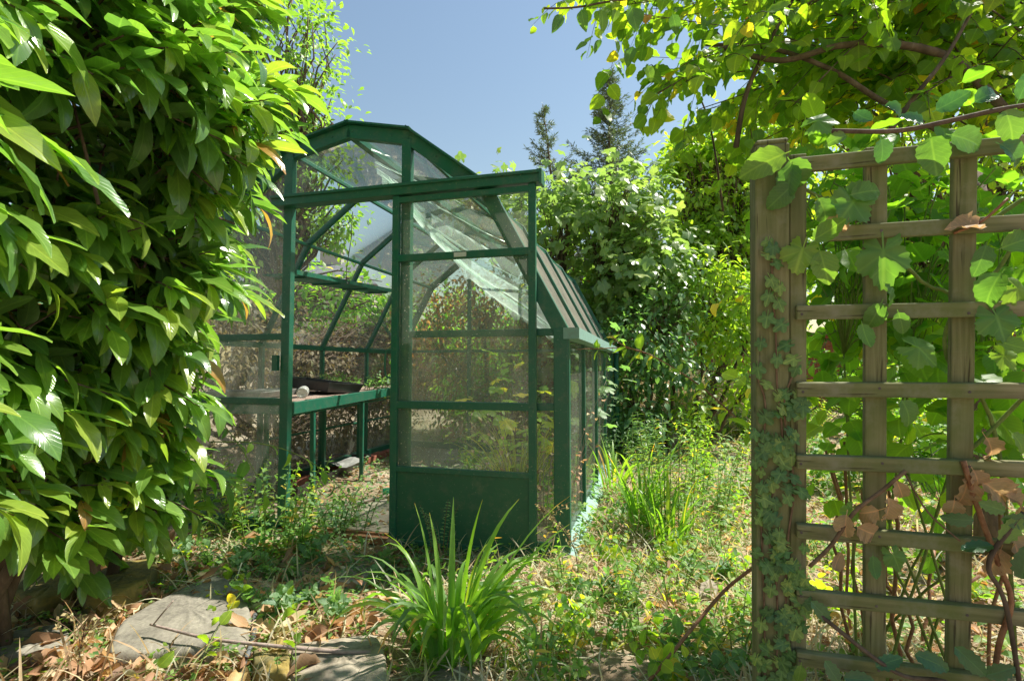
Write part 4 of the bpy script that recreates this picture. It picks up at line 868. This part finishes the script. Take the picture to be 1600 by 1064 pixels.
b = MB(); b.tube(bez(*[at(*q) - O for q in [(1250, -60, 1.7), (1100, -15, 1.7), (960, 2, 1.7), (900, 12, 1.7), (850, 14, 1.7)]], n_=20), .0035, 5); b.build('stem', M['bark'], ov, True)
P, A, S = [], [], []
for px, py, dx, dy, s_ in ((855, 18, -.3, -1, .045), (880, 20, -.5, -1, .075), (908, 12, .1, -1, .075), (938, 12, .2, -1, .085), (890, 8, .0, .6, .06), (985, 8, .2, -1, .09), (1000, 10, -.2, -1, .08), (965, 12, -.3, -1, .05), (990, 70, -.4, -1, .07), (1010, 100, .3, -1, .06), (940, 60, -.6, -1, .05), (920, 65, -.9, -.6, .05), (960, 60, .4, -1, .05), (1050, 20, .2, -1, .07)):
    P.append(at(px, py, 1.7) - O); A.append((dx, -.15, dy)); S.append(s_)
foliage('leaves', 'ovate', P, A, RS.randn(len(P), 3) * .3 + np.array([.1, -1, .5]), np.array(S), M['dark_leaf'], ov)
vw = plant('vine_thicket', 'bright yellow green vine thicket growing just behind the trellis', 'vine', (1.2, 1.62, 0), [blob(1290, 320, 1.60, 0.15, 0.12, 0.17), blob(1420, 340, 1.54, 0.21, 0.12, 0.19), blob(1550, 350, 1.42, 0.19, 0.12, 0.22), blob(1400, 520, 1.54, 0.21, 0.12, 0.15), blob(1560, 540, 1.42, 0.19, 0.12, 0.21), blob(1330, 630, 1.66, 0.15, 0.10, 0.08), blob(1480, 640, 1.54, 0.19, 0.10, 0.14), blob(1580, 700, 1.42, 0.15, 0.10, 0.11), blob(1300, 470, 1.72, 0.11, 0.10, 0.15), blob(1450, 440, 1.72, 0.30, 0.15, 0.26), blob(1340, 400, 1.84, 0.19, 0.15, 0.26), blob(1580, 440, 1.66, 0.22, 0.15, 0.30), blob(1300, 560, 1.96, 0.15, 0.15, 0.15), blob(1420, 720, 1.96, 0.30, 0.15, 0.15)], 190, 6, .12, 'round', .072, 'broad', bark='greenstem', trunk=.005, stems=9, droop=.4, inner=.1, fol='leaves', wood='stems')
O = np.array(vw.location); b = MB()
for x0, y0, x1, y1, Y in ((1290, 700, 1330, 860, 1.9), (1320, 690, 1350, 900, 1.8), (1300, 690, 1340, 830, 2.0), (1385, 760, 1410, 1060, 1.6), (1380, 830, 1430, 1060, 1.7), (1495, 640, 1510, 1060, 1.6), (1570, 650, 1545, 1060, 1.7), (1345, 690, 1360, 880, 2.1), (1460, 860, 1440, 1000, 1.9), (1530, 900, 1480, 1040, 1.8)):
    q = at(x1, y1, Y); q[2] = -.02; b.tube(curve(at(x0, y0, Y + .15) - O, q - O, 0, 8, .015), .006, 6)
b.build('canes', M['redcane'], vw, True)

# ================================================================== STONES, SLABS
def stone(name, pxs, hgt, m_, label, cat='stone', z0=-.03, tilt=0, rough=.004, group=None):
    poly = np.array([onz(x, y)[:2] for x, y in pxs]); c = poly.mean(0)
    o = empty('tmp'); bpy.data.objects.remove(o)
    k = 44; seg = np.linalg.norm(np.roll(poly, -1, 0) - poly, axis=1); cum = np.concatenate([[0], np.cumsum(seg)]); pp = np.vstack([poly, poly[:1]])
    t = np.linspace(0, cum[-1], k, endpoint=False); ol = np.stack([np.interp(t, cum, pp[:, i]) for i in (0, 1)], 1) - c
    ol = ol * (1 + RS.randn(k, 1) * .012)
    rings = [(1.03, z0), (1.03, hgt * .55), (1.0, hgt * .85), (.965, hgt), (.85, hgt * 1.01), (.6, hgt * 1.02), (.3, hgt * 1.02)]
    vs = []
    for s_, z_ in rings:
        for x, y in ol * s_: vs.append((x, y, z_ + RS.randn() * rough * (z_ > 0) + tilt * (y + .3 * x)))
    vs.append((0, 0, hgt * 1.02)); n_ = k
    fs = [(r * n_ + i, r * n_ + (i + 1) % n_, (r + 1) * n_ + (i + 1) % n_, (r + 1) * n_ + i) for r in range(len(rings) - 1) for i in range(n_)]
    fs += [((len(rings) - 1) * n_ + i, (len(rings) - 1) * n_ + (i + 1) % n_, len(vs) - 1) for i in range(n_)]
    ob = MB().add(vs, fs).build(name, M[m_], smooth=True); ob.location = (c[0], c[1], gz(c[0], c[1]))
    sb = ob.modifiers.new('s', 'SUBSURF'); sb.levels = sb.render_levels = 1
    return tag(ob, label, cat, group)
stone('garden_stone', [(165, 1045), (188, 990), (220, 972), (275, 940), (335, 912), (380, 935), (392, 985), (380, 1035)], .07, 'stone', 'large flat grey stone half shaded at the bottom left')
stone('garden_stone', [(130, 965), (135, 930), (180, 908), (235, 900), (250, 912), (225, 940), (180, 962)], .10, 'moss_stone', 'mossy yellowish stone behind the large flat grey stone')
stone('garden_stone', [(12, 950), (40, 925), (120, 912), (135, 930), (110, 950), (60, 968)], .08, 'moss_stone', 'dark mossy stone farthest left under the laurel')
stone('garden_stone', [(-20, 1040), (20, 1000), (90, 990), (110, 1010), (80, 1040)], .05, 'stone', 'grey stone buried in brown leaves at the bottom left corner')
stone('garden_stone', [(395, 1075), (395, 1035), (440, 1015), (452, 1040), (452, 1080)], .05, 'moss_stone', 'orange lichen covered stone beside the grey hose')
stone('paving_slab', [(452, 1090), (456, 1030), (500, 1022), (585, 1012), (600, 1035), (606, 1090)], .045, 'slab', 'pale paving slab in front of the iris clump', 'slab')
stone('paving_slab', [(655, 1080), (665, 1040), (720, 1038), (760, 1050), (765, 1085)], .02, 'slab', 'grey slab under the bottom of the iris clump', 'slab')
stone('garden_stone', [(1092, 945), (1095, 925), (1110, 918), (1122, 930), (1118, 948)], .05, 'slab', 'small pale round stone in the dry grass near the trellis')
stone('paving_slab', [(500, 905), (520, 885), (590, 880), (600, 900), (560, 915)], .02, 'slab', 'sunken sandy slab in front of the door threshold', 'slab')
gp = [gw(.98, .1), gw(1.62, .1), gw(1.5, 3.2), gw(.95, 3.2)]
o = MB().prism([(q[0] - C0[0], q[1] - C0[1]) for q in gp], -.03, .018).build('path_slab', M['slab']); o.location = C0; tag(o, kind='structure'); o.name = 'path'

# ================================================================== GROUND COVER (uncountable)
def bare(x, y):
    d = np.full(x.shape, 9.0)
    for px, py, r_ in ((965, 1030, .26), (1000, 960, .12), (1010, 900, .12), (1090, 930, .12), (700, 1050, .1), (560, 900, .14)):
        q = onz(px, py); d = np.minimum(d, np.hypot(x - q[0], y - q[1]) / r_)
    return d
def in_gh(x, y, mrg=0.03):
    r = np.stack([x, y], -1) - C0[:2]; u = -(r @ EV[:2]); v = r @ DV[:2]
    return (u > -.08 - mrg) & (u < 2.75 + mrg) & (v > -.06 - mrg) & (v < LEN + mrg)
def on_stone(x, y):
    px = np.full(x.shape, False)
    for a, b_, r_ in ((280, 985, .22), (520, 1050, .13), (190, 930, .12)):
        q = onz(a, b_); px |= np.hypot(x - q[0], y - q[1]) < r_
    return px
def scatter(n_, x0, x1, y0, y1, clump=1.0, keepgh=False):
    x = x0 + (x1 - x0) * RS.rand(n_ * 3); y = y0 + (y1 - y0) * RS.rand(n_ * 3) ** 1.4
    dn = .5 + .5 * np.sin(x * 4.7 + 1.3 * np.sin(y * 3.1)) * np.sin(y * 4.1 + 1.7 * np.sin(x * 2.9))
    k = RS.rand(len(x)) < (1 - clump + clump * dn) * np.clip(bare(x, y) - .55, 0.03, 1) * np.where(on_stone(x, y), .12, 1)
    if not keepgh: k &= ~in_gh(x, y)
    x, y = x[k][:n_], y[k][:n_]
    return x, y
# dry grass
x, y = scatter(26000, -2.4, 4.2, 1.3, 9.5, .25); n_ = len(x); a_ = RS.rand(n_) * 6.28; el = RS.rand(n_) ** 2.2 * 1.3
P = np.stack([x, y, gz(x, y)], 1); A = np.stack([np.cos(a_) * np.cos(el), np.sin(a_) * np.cos(el), np.sin(el) + .12], 1)
tag(foliage('dry_grass', 'grass', P, A, np.array([0, 0, 1.0]) + RS.randn(n_, 3) * .3, (.06 + .2 * RS.rand(n_) ** 1.5), M['straw']), kind='stuff')
x, y = scatter(9000, -.35, 1.5, 1.35, 4.6, .15); n_ = len(x); a_ = RS.rand(n_) * 6.28; el = RS.rand(n_) ** 1.6 * 1.2
P = np.stack([x, y, gz(x, y) + .01], 1); A = np.stack([np.cos(a_) * np.cos(el), np.sin(a_) * np.cos(el), np.sin(el) + .1], 1)
tag(foliage('dry_grass', 'grass', P, A, np.array([0, 0, 1.0]) + RS.randn(n_, 3) * .3, .05 + .14 * RS.rand(n_), M['straw'], None, .25 + .6 * RS.rand(n_)), kind='stuff')
# straw on the bank far behind
x = 3.0 + RS.randn(7000) * 1.3; y = 9.0 + RS.randn(7000) * .9; n_ = 7000; a_ = RS.rand(n_) * 6.28
P = np.stack([x, y, gz(x, y)], 1); A = np.stack([np.cos(a_), np.sin(a_), RS.rand(n_) * 1.2], 1)
tag(foliage('dry_grass', 'grass', P, A, rdir(n_) + np.array([0, 0, 1.0]), .2 + .3 * RS.rand(n_), M['straw']), kind='stuff')
# dead leaves
def litter(n_, x0, x1, y0, y1, s0, s1, tm='dead', cl=.4, kg=False, hz=.02):
    x, y = scatter(n_, x0, x1, y0, y1, cl, kg); n_ = len(x); a_ = RS.rand(n_) * 6.28
    P = np.stack([x, y, gz(x, y) + .004 + hz * RS.rand(n_) ** 2], 1); A = np.stack([np.cos(a_), np.sin(a_), .35 * RS.randn(n_)], 1)
    return P, A, np.array([0, 0, 1.0]) + RS.randn(n_, 3) * .55, s0 + (s1 - s0) * RS.rand(n_)
P1 = litter(1150, -2.2, -.55, 1.25, 3.2, .06, .14, hz=.05); P2 = litter(3600, .45, 4.0, 1.25, 4.5, .035, .09, hz=.05); P3 = litter(2600, -1.2, 3.5, 1.6, 8.5, .02, .055); P4 = litter(500, -2.2, -.2, 2.7, 6.0, .04, .09, kg=True)
tag(foliage('leaf_litter', 'dead', *[np.concatenate([a[i] for a in (P1, P2, P3, P4)]) for i in range(4)], M['brown']), kind='stuff')
# low green ground cover
def cover(nc, per, x0, x1, y0, y1, s0, s1, hgt, tm, mm, cl=.75, r_=.07, kg=False, name='ground_cover'):
    cx, cy = scatter(nc, x0, x1, y0, y1, cl, kg); k = np.repeat(np.arange(len(cx)), per); n_ = len(k)
    x = cx[k] + RS.randn(n_) * r_; y = cy[k] + RS.randn(n_) * r_; hh = hgt * (.4 + RS.rand(len(cx)))[k] * np.exp(-((x - cx[k]) ** 2 + (y - cy[k]) ** 2) / (2 * r_ * r_))
    z = gz(x, y) + .005 + hh * (.25 + .75 * RS.rand(n_)); a_ = RS.rand(n_) * 6.28
    P = np.stack([x, y, z], 1); A = np.stack([np.cos(a_), np.sin(a_), .1 + .35 * RS.randn(n_)], 1)
    rn = np.clip(.35 * RS.rand(len(cx))[k] + .65 * RS.rand(n_), 0, 1)
    return tag(foliage(name, tm, P, A, np.array([0, 0, 1.0]) + RS.randn(n_, 3) * .4, s0 + (s1 - s0) * RS.rand(n_), M[mm], None, rn), kind='stuff')
cover(130, 24, -1.9, -.4, 1.35, 4.2, .018, .036, .09, 'tiny', 'weed', .7, .06)
cover(60, 22, -.4, 1.6, 1.35, 4.2, .018, .036, .09, 'tiny', 'weed', .7, .06)
cover(170, 20, -.3, 3.6, 2.6, 8.5, .03, .07, .16, 'small', 'weed', .6, .11)
cover(170, 22, -2.0, -.1, 2.3, 3.6, .016, .034, .07, 'tiny', 'bluegreen', .6, .07)
cover(160, 20, .8, 3.6, 1.4, 4.5, .03, .07, .12, 'small', 'weed', .6, .09)
cover(90, 24, -1.75, -.2, 2.9, 6.0, .02, .05, .12, 'small', 'bluegreen', .4, .09, kg=True)

cover(70, 24, -.7, .9, 3.2, 6.2, .03, .07, .2, 'small', 'weed', .3, .1, kg=True)
# ================================================================== BLADE CLUMPS
def ribbon_clump(name, label, base, specs, m_, cat='plant', group=None, width=.022, nseg=9):
    """strap leaves: each (azimuth, length, start elevation, droop)"""
    vs, uv, fs, rn = [], [], [], []
    for (az, L_, el, dr, rr, wd, r_) in specs:
        d = np.array([math.cos(az), math.sin(az)]); p_ = np.array([d[0] * rr, d[1] * rr, -.01]); e_ = el; tw = RS.randn() * .5
        k0 = len(vs); tipt = RS.choice([.86, .94, 2, 2])
        for i in range(nseg + 1):
            t = i / nseg; w_ = wd * (1 - max(0, t - .45) ** 1.7 / .55 ** 1.7 * .96) * min(1, .7 + t)
            hd = np.array([d[0] * math.cos(e_), d[1] * math.cos(e_), math.sin(e_)]); sd_ = np.array([-d[1], d[0], 0]); nn_ = np.cross(sd_, hd)
            s2 = sd_ * math.cos(tw) + nn_ * math.sin(tw)
            for k_, q in ((-1, 0), (0, .5), (1, 1)):
                vs.append(p_ + s2 * k_ * w_ / 2 + np.cross(s2, hd) * abs(k_) * -w_ * .15); uv.append((q, t)); rn.append(1.0 if (t > tipt) else r_)
            p_ = p_ + hd * L_ / nseg; e_ -= dr / nseg * (t * 2)
            if p_[2] < .01 and i > 1: p_[2] = .01; e_ = max(e_, .02)
        for i in range(nseg):
            for c_ in (0, 1): a = k0 + i * 3 + c_; fs.append((a, a + 1, a + 4, a + 3))
    me = bpy.data.meshes.new(name); me.from_pydata([tuple(map(float, v)) for v in vs], [], fs)
    u = me.uv_layers.new(name='UVMap'); li = [0] * len(me.loops); me.loops.foreach_get('vertex_index', li)
    u.data.foreach_set('uv', np.array(uv, np.float32)[li].reshape(-1))
    at_ = me.attributes.new('rnd', 'FLOAT', 'POINT'); at_.data.foreach_set('value', np.array(rn, np.float32))
    me.polygons.foreach_set('use_smooth', [True] * len(me.polygons)); me.materials.append(M[m_])
    o = bpy.data.objects.new(name, me); COL.objects.link(o); o.location = base
    return tag(o, label, cat, group)
ib = onz(702, 1022)
sp = []
for k_ in range(100):
    bd = RS.rand() < .2
    sp.append((RS.rand() * 6.28, .2 + .33 * RS.rand(), 1.0 + .55 * RS.rand(), (2.8 if bd else 1.2) + 1.9 * RS.rand(), .12 * RS.rand() ** .5, .016 + .015 * RS.rand(), np.clip(.4 + RS.randn() * .26, 0, 1)))
for az, L_, el, dr in ((0.35, .72, 1.05, .75), (0.25, .62, .95, .6), (2.7, .55, 1.45, .35), (1.6, .55, 1.45, .3), (-.1, .5, .9, 1.6), (-.6, .56, 1.1, 2.2), (-.9, .6, 1.15, 2.5), (-1.5, .55, 1.2, 2.7), (-2.0, .5, 1.1, 2.6), (2.2, .5, 1.45, .5), (-1.2, .5, 1.2, 2.8), (-1.7, .42, 1.1, 2.6), (-2.3, .42, 1.2, 2.6), (3.3, .5, 1.3, 2.3), (2.9, .5, 1.4, 1.3), (.5, .6, 1.35, .9), (1.0, .55, 1.4, .5), (0.0, .45, .7, .7), (.15, .5, 1.2, 1.8)):
    sp.append((az, L_, el, dr, .05, .026, .45 + .2 * RS.rand()))
ribbon_clump('iris_clump', 'large clump of bright green strap leaves in front of the door panel', ib, sp, 'blade')
for px, py, n_, L0, lb, yel in ((1005, 825, 34, .55, 'tall clump of yellowing strap leaves beside the greenhouse', .5), (1045, 855, 26, .42, 'smaller clump of green and rusty strap leaves in front of the tall one', .55), (960, 770, 22, .5, 'thin arching yellow green strap leaves close to the greenhouse side rail', .62)):
    ribbon_clump('iris_clump', lb, onz(px, py), [(RS.rand() * 6.28, L0 * (.6 + .6 * RS.rand()), 1.2 + .35 * RS.rand(), .5 + 1.6 * RS.rand(), .09 * RS.rand() ** .5, .014 + .012 * RS.rand(), np.clip(yel + RS.randn() * .2, 0, 1)) for _ in range(n_)], 'blade')
ribbon_clump('grass_clump', 'yellowing tuft of long grass growing inside the greenhouse', gw(.52, 1.0), [(RS.rand() * 6.28, .35 + .4 * RS.rand(), 1.15 + .4 * RS.rand(), .8 + 1.6 * RS.rand(), .14 * RS.rand() ** .5, .009, RS.rand()) for _ in range(170)], 'fern')
ribbon_clump('grass_clump', 'small green tuft of strap grass inside the greenhouse beside the yellow tuft', gw(.8, .9), [(RS.rand() * 6.28, .25 + .25 * RS.rand(), 1.3 + .2 * RS.rand(), .3 + .6 * RS.rand(), .07 * RS.rand() ** .5, .016, .3 * RS.rand()) for _ in range(22)], 'blade')

# ================================================================== STEMMED PLANTS
def stems(name, label, base, n_st, hgt, lean, leaf, size, mm, gap=.03, per=2, spread=.08, cat='plant', group=None, sm='greenstem', r0=.004, droop=.2, taper=.5, paths=None, whorl=True, flat=0.0, leafstart=.12):
    e = empty(name, base, 0, label, cat, group); b = MB(); P, A, Nn, S, rn = [], [], [], [], []
    for k_ in range(n_st):
        if paths is not None: c = np.array(paths[k_]) - np.array(base)
        else:
            a_ = RS.rand() * 6.28; r_ = spread * RS.rand() ** .5; h_ = hgt * (.6 + .5 * RS.rand()); ln = lean * (RS.rand() + .3)
            c = bez((r_ * math.cos(a_), r_ * math.sin(a_), -.01), (r_ * math.cos(a_) + ln * .35 * math.cos(a_), r_ * math.sin(a_) + ln * .35 * math.sin(a_), h_ * .55), (r_ * math.cos(a_) + ln * math.cos(a_), r_ * math.sin(a_) + ln * math.sin(a_), h_), n_=12)
        b.tube(c, np.linspace(r0, r0 * .35, len(c)), 5)
        if paths is not None: b.build('stem', M[sm], e, True); b = MB()
        sg = np.linalg.norm(np.diff(c, axis=0), axis=1); cum = np.concatenate([[0], np.cumsum(sg)]); L_ = cum[-1]
        for q, s_ in enumerate(np.arange(L_ * leafstart, L_, gap)):
            p_ = np.array([np.interp(s_, cum, c[:, i]) for i in range(3)]); i = min(len(c) - 2, np.searchsorted(cum, s_, 'right') - 1); tg = unit(c[i + 1] - c[i])
            sd_ = unit(np.cross(tg, (0.1, .2, .97))); u2 = np.cross(sd_, tg)
            for w_ in range(per):
                ph = q * (1.57 if per == 2 else 2.4) + w_ * 6.283 / per + RS.randn() * .3
                if flat: ph = (0 if w_ % 2 else math.pi) + RS.randn() * flat
                rd = sd_ * math.cos(ph) + u2 * math.sin(ph)
                P.append(p_); A.append(rd * .85 + tg * .45 + np.array([0, 0, -droop]) + RS.randn(3) * .12); Nn.append(tg * .8 + np.array([0, 0, .7]) + RS.randn(3) * .25); S.append(size * (.7 + .6 * RS.rand()) * (1 - (1 - taper) * s_ / L_)); rn.append(RS.rand())
    if paths is None: b.build('stem', M[sm], e, True)
    foliage('leaves', leaf, P, A, Nn, S, M[mm], e, np.array(rn))
    return e
stems('tall_weed', 'tall upright plant with narrow paired leaves beside the dark shrub', onz(1045, 835), 13, .72, .1, 'narrow', .085, 'weed', .026, 2, .16, r0=.004)
stems('tall_weed', 'leafy plant with paired leaves just left of the tall upright one', onz(985, 745), 8, .55, .12, 'narrow', .08, 'bluegreen', .03, 2, .2)
stems('tall_weed', 'broad leaved pale plant growing against the right glass of the greenhouse', onz(955, 720), 9, .5, .2, 'small', .09, 'bluegreen', .035, 2, .2)
for px, py, lb, n_, h_, lf_, sz_, mm in ((1300, 760, 'leafy weeds low behind the first square column of the trellis', 12, .6, 'ovate', .07, 'weed'), (1430, 740, 'bright weeds behind the middle squares of the trellis', 14, .75, 'round', .07, 'broad'), (1540, 760, 'weeds behind the right squares of the trellis', 12, .7, 'ovate', .08, 'weed'), (1240, 700, 'straggly lime weeds just behind the trellis post', 12, .8, 'small', .08, 'lime'), (1370, 690, 'tall bushy weeds farther back behind the trellis', 16, 1.0, 'ovate', .09, 'broad'), (1085, 800, 'feathery yellow green weed standing right of the tall upright plant', 10, .6, 'narrow', .07, 'weed'), (1130, 770, 'pale leafy weed standing just left of the trellis post', 10, .55, 'ovate', .06, 'weed'), (1010, 700, 'tall pale weed in front of the dark shrub', 10, .85, 'small', .08, 'bluegreen'), (1090, 680, 'loose tall weed with yellowish leaves below the light green bush', 12, .8, 'narrow', .09, 'lime'), (968, 690, 'arching pale bramble like weed close to the gutter corner', 9, .95, 'toothed', .08, 'bluegreen'), (1150, 690, 'tangle of yellowing weeds half behind the trellis post', 12, .7, 'ovate', .07, 'weed'), (925, 800, 'short weed with blue green leaves beside the turquoise rail', 7, .25, 'ovate', .05, 'bluegreen')):
    stems('tall_weed', lb, onz(px, py), int(n_ * 1.6), h_, .25, lf_, sz_ * 1.3, mm, .03, 2, .3, r0=.003)
stems('nettle_patch', 'patch of soft green weeds crowding the left door jamb', onz(420, 845) , 24, .48, .25, 'ovate', .06, 'weed', .03, 2, .32)
stems('nettle_patch', 'low weeds with pale green leaves spreading over the door threshold', onz(515, 835), 24, .28, .18, 'ovate', .045, 'bluegreen', .03, 2, .25)
stems('nettle_patch', 'dark green weeds at the foot of the laurel', onz(355, 830), 14, .4, .2, 'ovate', .05, 'weed', .035, 2, .25)
stems('thorny_twig', 'dainty dark twig with rows of small leaves in front of the door panel', onz(690, 880), 5, .42, .16, 'tiny', .03, 'dark', .022, 2, .05, flat=.3, sm='twig', r0=.0025, leafstart=.3)
def wpath(lst): return bez(*[at(*q) for q in lst], n_=30)
stems('trailing_vine', 'trailing stem with heart shaped leaves arching in front of the left jamb', at(350, 700, 2.7), 2, 0, 0, 'ovate', .085, 'weed', .1, 1, paths=[wpath([(330, 690, 2.75), (400, 692, 2.75), (460, 708, 2.75), (510, 740, 2.72), (550, 790, 2.7), (560, 850, 2.7)]), wpath([(330, 640, 2.7), (370, 690, 2.68), (400, 740, 2.65), (430, 800, 2.65)])], droop=.9, r0=.0035, taper=.9, leafstart=.2)
bp = [wpath([(1240, 720, 1.5), (1172, 672, 1.75), (1090, 600, 1.95), (1000, 548, 2.1), (930, 545, 2.2), (900, 546, 2.25)]), wpath([(1010, 552, 2.08), (975, 540, 2.1), (955, 525, 2.1)])]
stems('bramble_runner', 'arching bramble shoot with bright three part leaves reaching left from the trellis', bp[0][0], 2, 0, 0, 'ovate', .075, 'lime', .12, 3, paths=bp, sm='redcane', r0=.004, taper=.6, droop=.15)
bp2 = [wpath([(1250, 690, 1.9), (1190, 610, 2.0), (1150, 590, 2.0)]), wpath([(1260, 500, 2.0), (1190, 480, 2.0), (1120, 470, 2.1)]), wpath([(1260, 450, 2.0), (1180, 455, 2.05), (1110, 440, 2.1)])]
stems('bramble_runner', 'short bramble shoots with lime leaves poking out left of the trellis post', bp2[0][0], 3, 0, 0, 'round', .075, 'lime', .07, 2, paths=bp2, r0=.003, taper=.8)
ck = wpath([(1000, 1080, 1.72), (1050, 1020, 1.75), (1095, 965, 1.85), (1140, 915, 1.9), (1200, 870, 1.9)])
tag(MB().tube(ck - ck[0], .006, 7).build('bramble_cane', M['redcane'], smooth=True), 'bare brown bramble cane arching over the dry grass left of the post', 'cane').location = ck[0]
sk = wpath([(235, 975, 1.98), (262, 982, 1.95), (330, 998, 1.9), (420, 1008, 1.86), (520, 1017, 1.86), (580, 1018, 1.88)])
b = MB().tube(sk - sk[0], np.linspace(.004, .008, len(sk)), 7); b.tube(bez(sk[1] - sk[0], sk[1] - sk[0] + np.array([.04, .0, .05]), sk[1] - sk[0] + np.array([.06, .02, .08])), .003, 5)
tag(b.build('stick', M['greycane'], smooth=True), 'long bare grey stick lying across the large flat stone', 'stick').location = sk[0]
hk = bez(onz(398, 960, .02), onz(397, 990, .03), onz(388, 1020, .035), onz(370, 1075, .03), onz(355, 1130, .03), n_=24)
tag(MB().tube(hk - hk[0], .0095, 10).build('hose', M['hose'], smooth=True), 'short length of grey hose between the flat stone and the lichen stone', 'hose').location = hk[0]
k2 = bez(onz(500, 795, .03), onz(560, 785, .03), onz(615, 772, .04)); tag(MB().tube(k2 - k2[0], .011, 8).build('stick', M['greycane'], smooth=True), 'straight grey stick lying on the path inside the door', 'stick').location = k2[0]
# creeping yellow sprigs on the stones
stems('creeping_vine', 'thin creeping vine with pale yellow leaves over the large flat stone', onz(330, 1000, .08), 2, 0, 0, 'round', .045, 'lime', .06, 1, paths=[bez(onz(300, 1070, .08), onz(330, 1000, .1), onz(365, 940, .1), onz(385, 905, .08), onz(330, 880, .06), n_=24), bez(onz(200, 1060, .05), onz(240, 1045, .07), onz(280, 1060, .05), n_=8)], r0=.002, taper=1)
stems('creeping_vine', 'thin upright sprig with pale yellow leaves between the slab and the iris', onz(463, 1040, .05), 1, 0, 0, 'round', .04, 'lime', .08, 1, paths=[bez(onz(463, 1085, .05), onz(462, 1010, .13), onz(464, 960, .15), onz(455, 930, .14), n_=20)], r0=.002, taper=1)
# dry seed stalks
def seedstalk(px, py, h_, label, dx=.05):
    base = onz(px, py); e = empty('seed_stalk', base, 0, label, 'plant'); b = MB(); P = []
    top = np.array([dx, -.02, h_]); c = bez((0, 0, 0), (dx * .2, 0, h_ * .5), top); b.tube(c, np.linspace(.003, .0015, len(c)), 5)
    for k_ in range(11):
        t = .35 + .65 * RS.rand(); p_ = c[int(t * (len(c) - 1))]; q = p_ + np.array([RS.randn() * .09, RS.randn() * .06, .03 + .05 * RS.rand()]); c2 = curve(p_, q, .01, 5); b.tube(c2, .0012, 4)
        for s_ in range(9): P.append(p_ + (q - p_) * (.25 + .75 * RS.rand()) + RS.randn(3) * .006)
    b.build('stem', M['twig'], e, True); foliage('seed_heads', 'tiny', P, rdir(len(P)), rdir(len(P)), .018, M['seed'], e)
seedstalk(905, 905, .34, 'dry beige seed stalk in front of the greenhouse corner post', -.16)
seedstalk(1165, 760, .35, 'dry beige seed stalk beside the trellis post', .0)
seedstalk(120, 1062, .2, 'dry branching seed stalk among the brown leaves at bottom left', .04)
# plants inside the greenhouse
stems('indoor_bramble', 'bramble with big pale lobed leaves growing inside behind the door glass', gw(.6, 1.3), 12, 1.15, .55, 'maple', .15, 'lime', .11, 1, .2, sm='twig', r0=.004, droop=.25, taper=.9, leafstart=.35)
stems('indoor_bramble', 'bramble with lobed green leaves inside along the right glass wall', gw(.35, 2.2), 12, 1.3, .5, 'maple', .13, 'bluegreen', .1, 1, .3, sm='twig', r0=.004, droop=.25, taper=.9, leafstart=.25)
stems('indoor_vine', 'small leafy vine climbing inside near the right door jamb', gw(.88, .7), 4, .85, .2, 'small', .06, 'lime', .06, 2, .06, r0=.002, leafstart=.2)
stems('bench_weed', 'green weed sprawling over the far end of the bench', K0 + ax * 1.7 + lf * .2 + np.array([0, 0, .82]), 16, .16, .22, 'small', .06, 'bluegreen', .03, 2, .25)
stems('dead_stalks', 'tangle of dead tan stalks inside the right corner of the greenhouse', gw(.22, .5), 16, .9, .3, 'crumple', .05, 'brown', .13, 1, .22, sm='greycane', r0=.003)
# repeated small weeds
proto = []
for lf_, mm, h_, s_, n_, lb, gr in (('ovate', 'weed', .16, .05, 6, 'small bushy green weed growing in the dry grass', 'bushy weeds in the dry grass'), ('narrow', 'weed', .2, .06, 7, 'small upright weed with narrow leaves in the dry grass', 'narrow leaved weeds in the dry grass'), ('round', 'lime', .1, .05, 5, 'low weed with round yellow green leaves on the ground', 'round leaved weeds on the ground'), ('toothed', 'bluegreen', .14, .055, 6, 'low weed with toothed blue green leaves on the ground', 'toothed weeds on the ground')):
    proto.append(stems('small_weed', lb, (0, 0, 0), n_, h_, .12, lf_, s_, mm, .028, 2, .06, group=gr, r0=.0025))
spots = {0: [(905, 960), (850, 1010), (820, 960), (930, 1000), (880, 1050), (990, 900), (1060, 1010), (1110, 1000), (1150, 960), (760, 940), (1140, 830), (1090, 800), (1120, 760), (940, 870), (300, 900)],
         1: [(1050, 930), (1080, 880), (1000, 1000), (1130, 870), (880, 920), (840, 1060), (1150, 1040), (1070, 760), (1160, 800), (800, 1030), (970, 940), (1230, 800), (1290, 880)],
         2: [(960, 880), (1010, 880), (1060, 870), (1150, 900), (330, 960), (880, 990), (1100, 730), (1340, 930), (1440, 880), (1500, 930), (1390, 820), (1300, 980), (1060, 1050)],
         3: [(430, 900), (380, 890), (460, 950), (340, 890), (1000, 940), (930, 930), (410, 960), (1090, 1060), (1100, 900), (540, 960), (270, 880), (480, 870), (590, 900)]}
for k_, lst_ in spots.items():
    for i, (px, py) in enumerate(lst_):
        o = proto[k_] if i == 0 else copy_tree(proto[k_])
        q = onz(px + RS.randn() * 6, py); q[2] = gz(q[0], q[1]); o.location = q; o.rotation_euler = (0, 0, RS.rand() * 6.28); sc_ = .75 + .6 * RS.rand(); o.scale = (sc_, sc_, sc_)
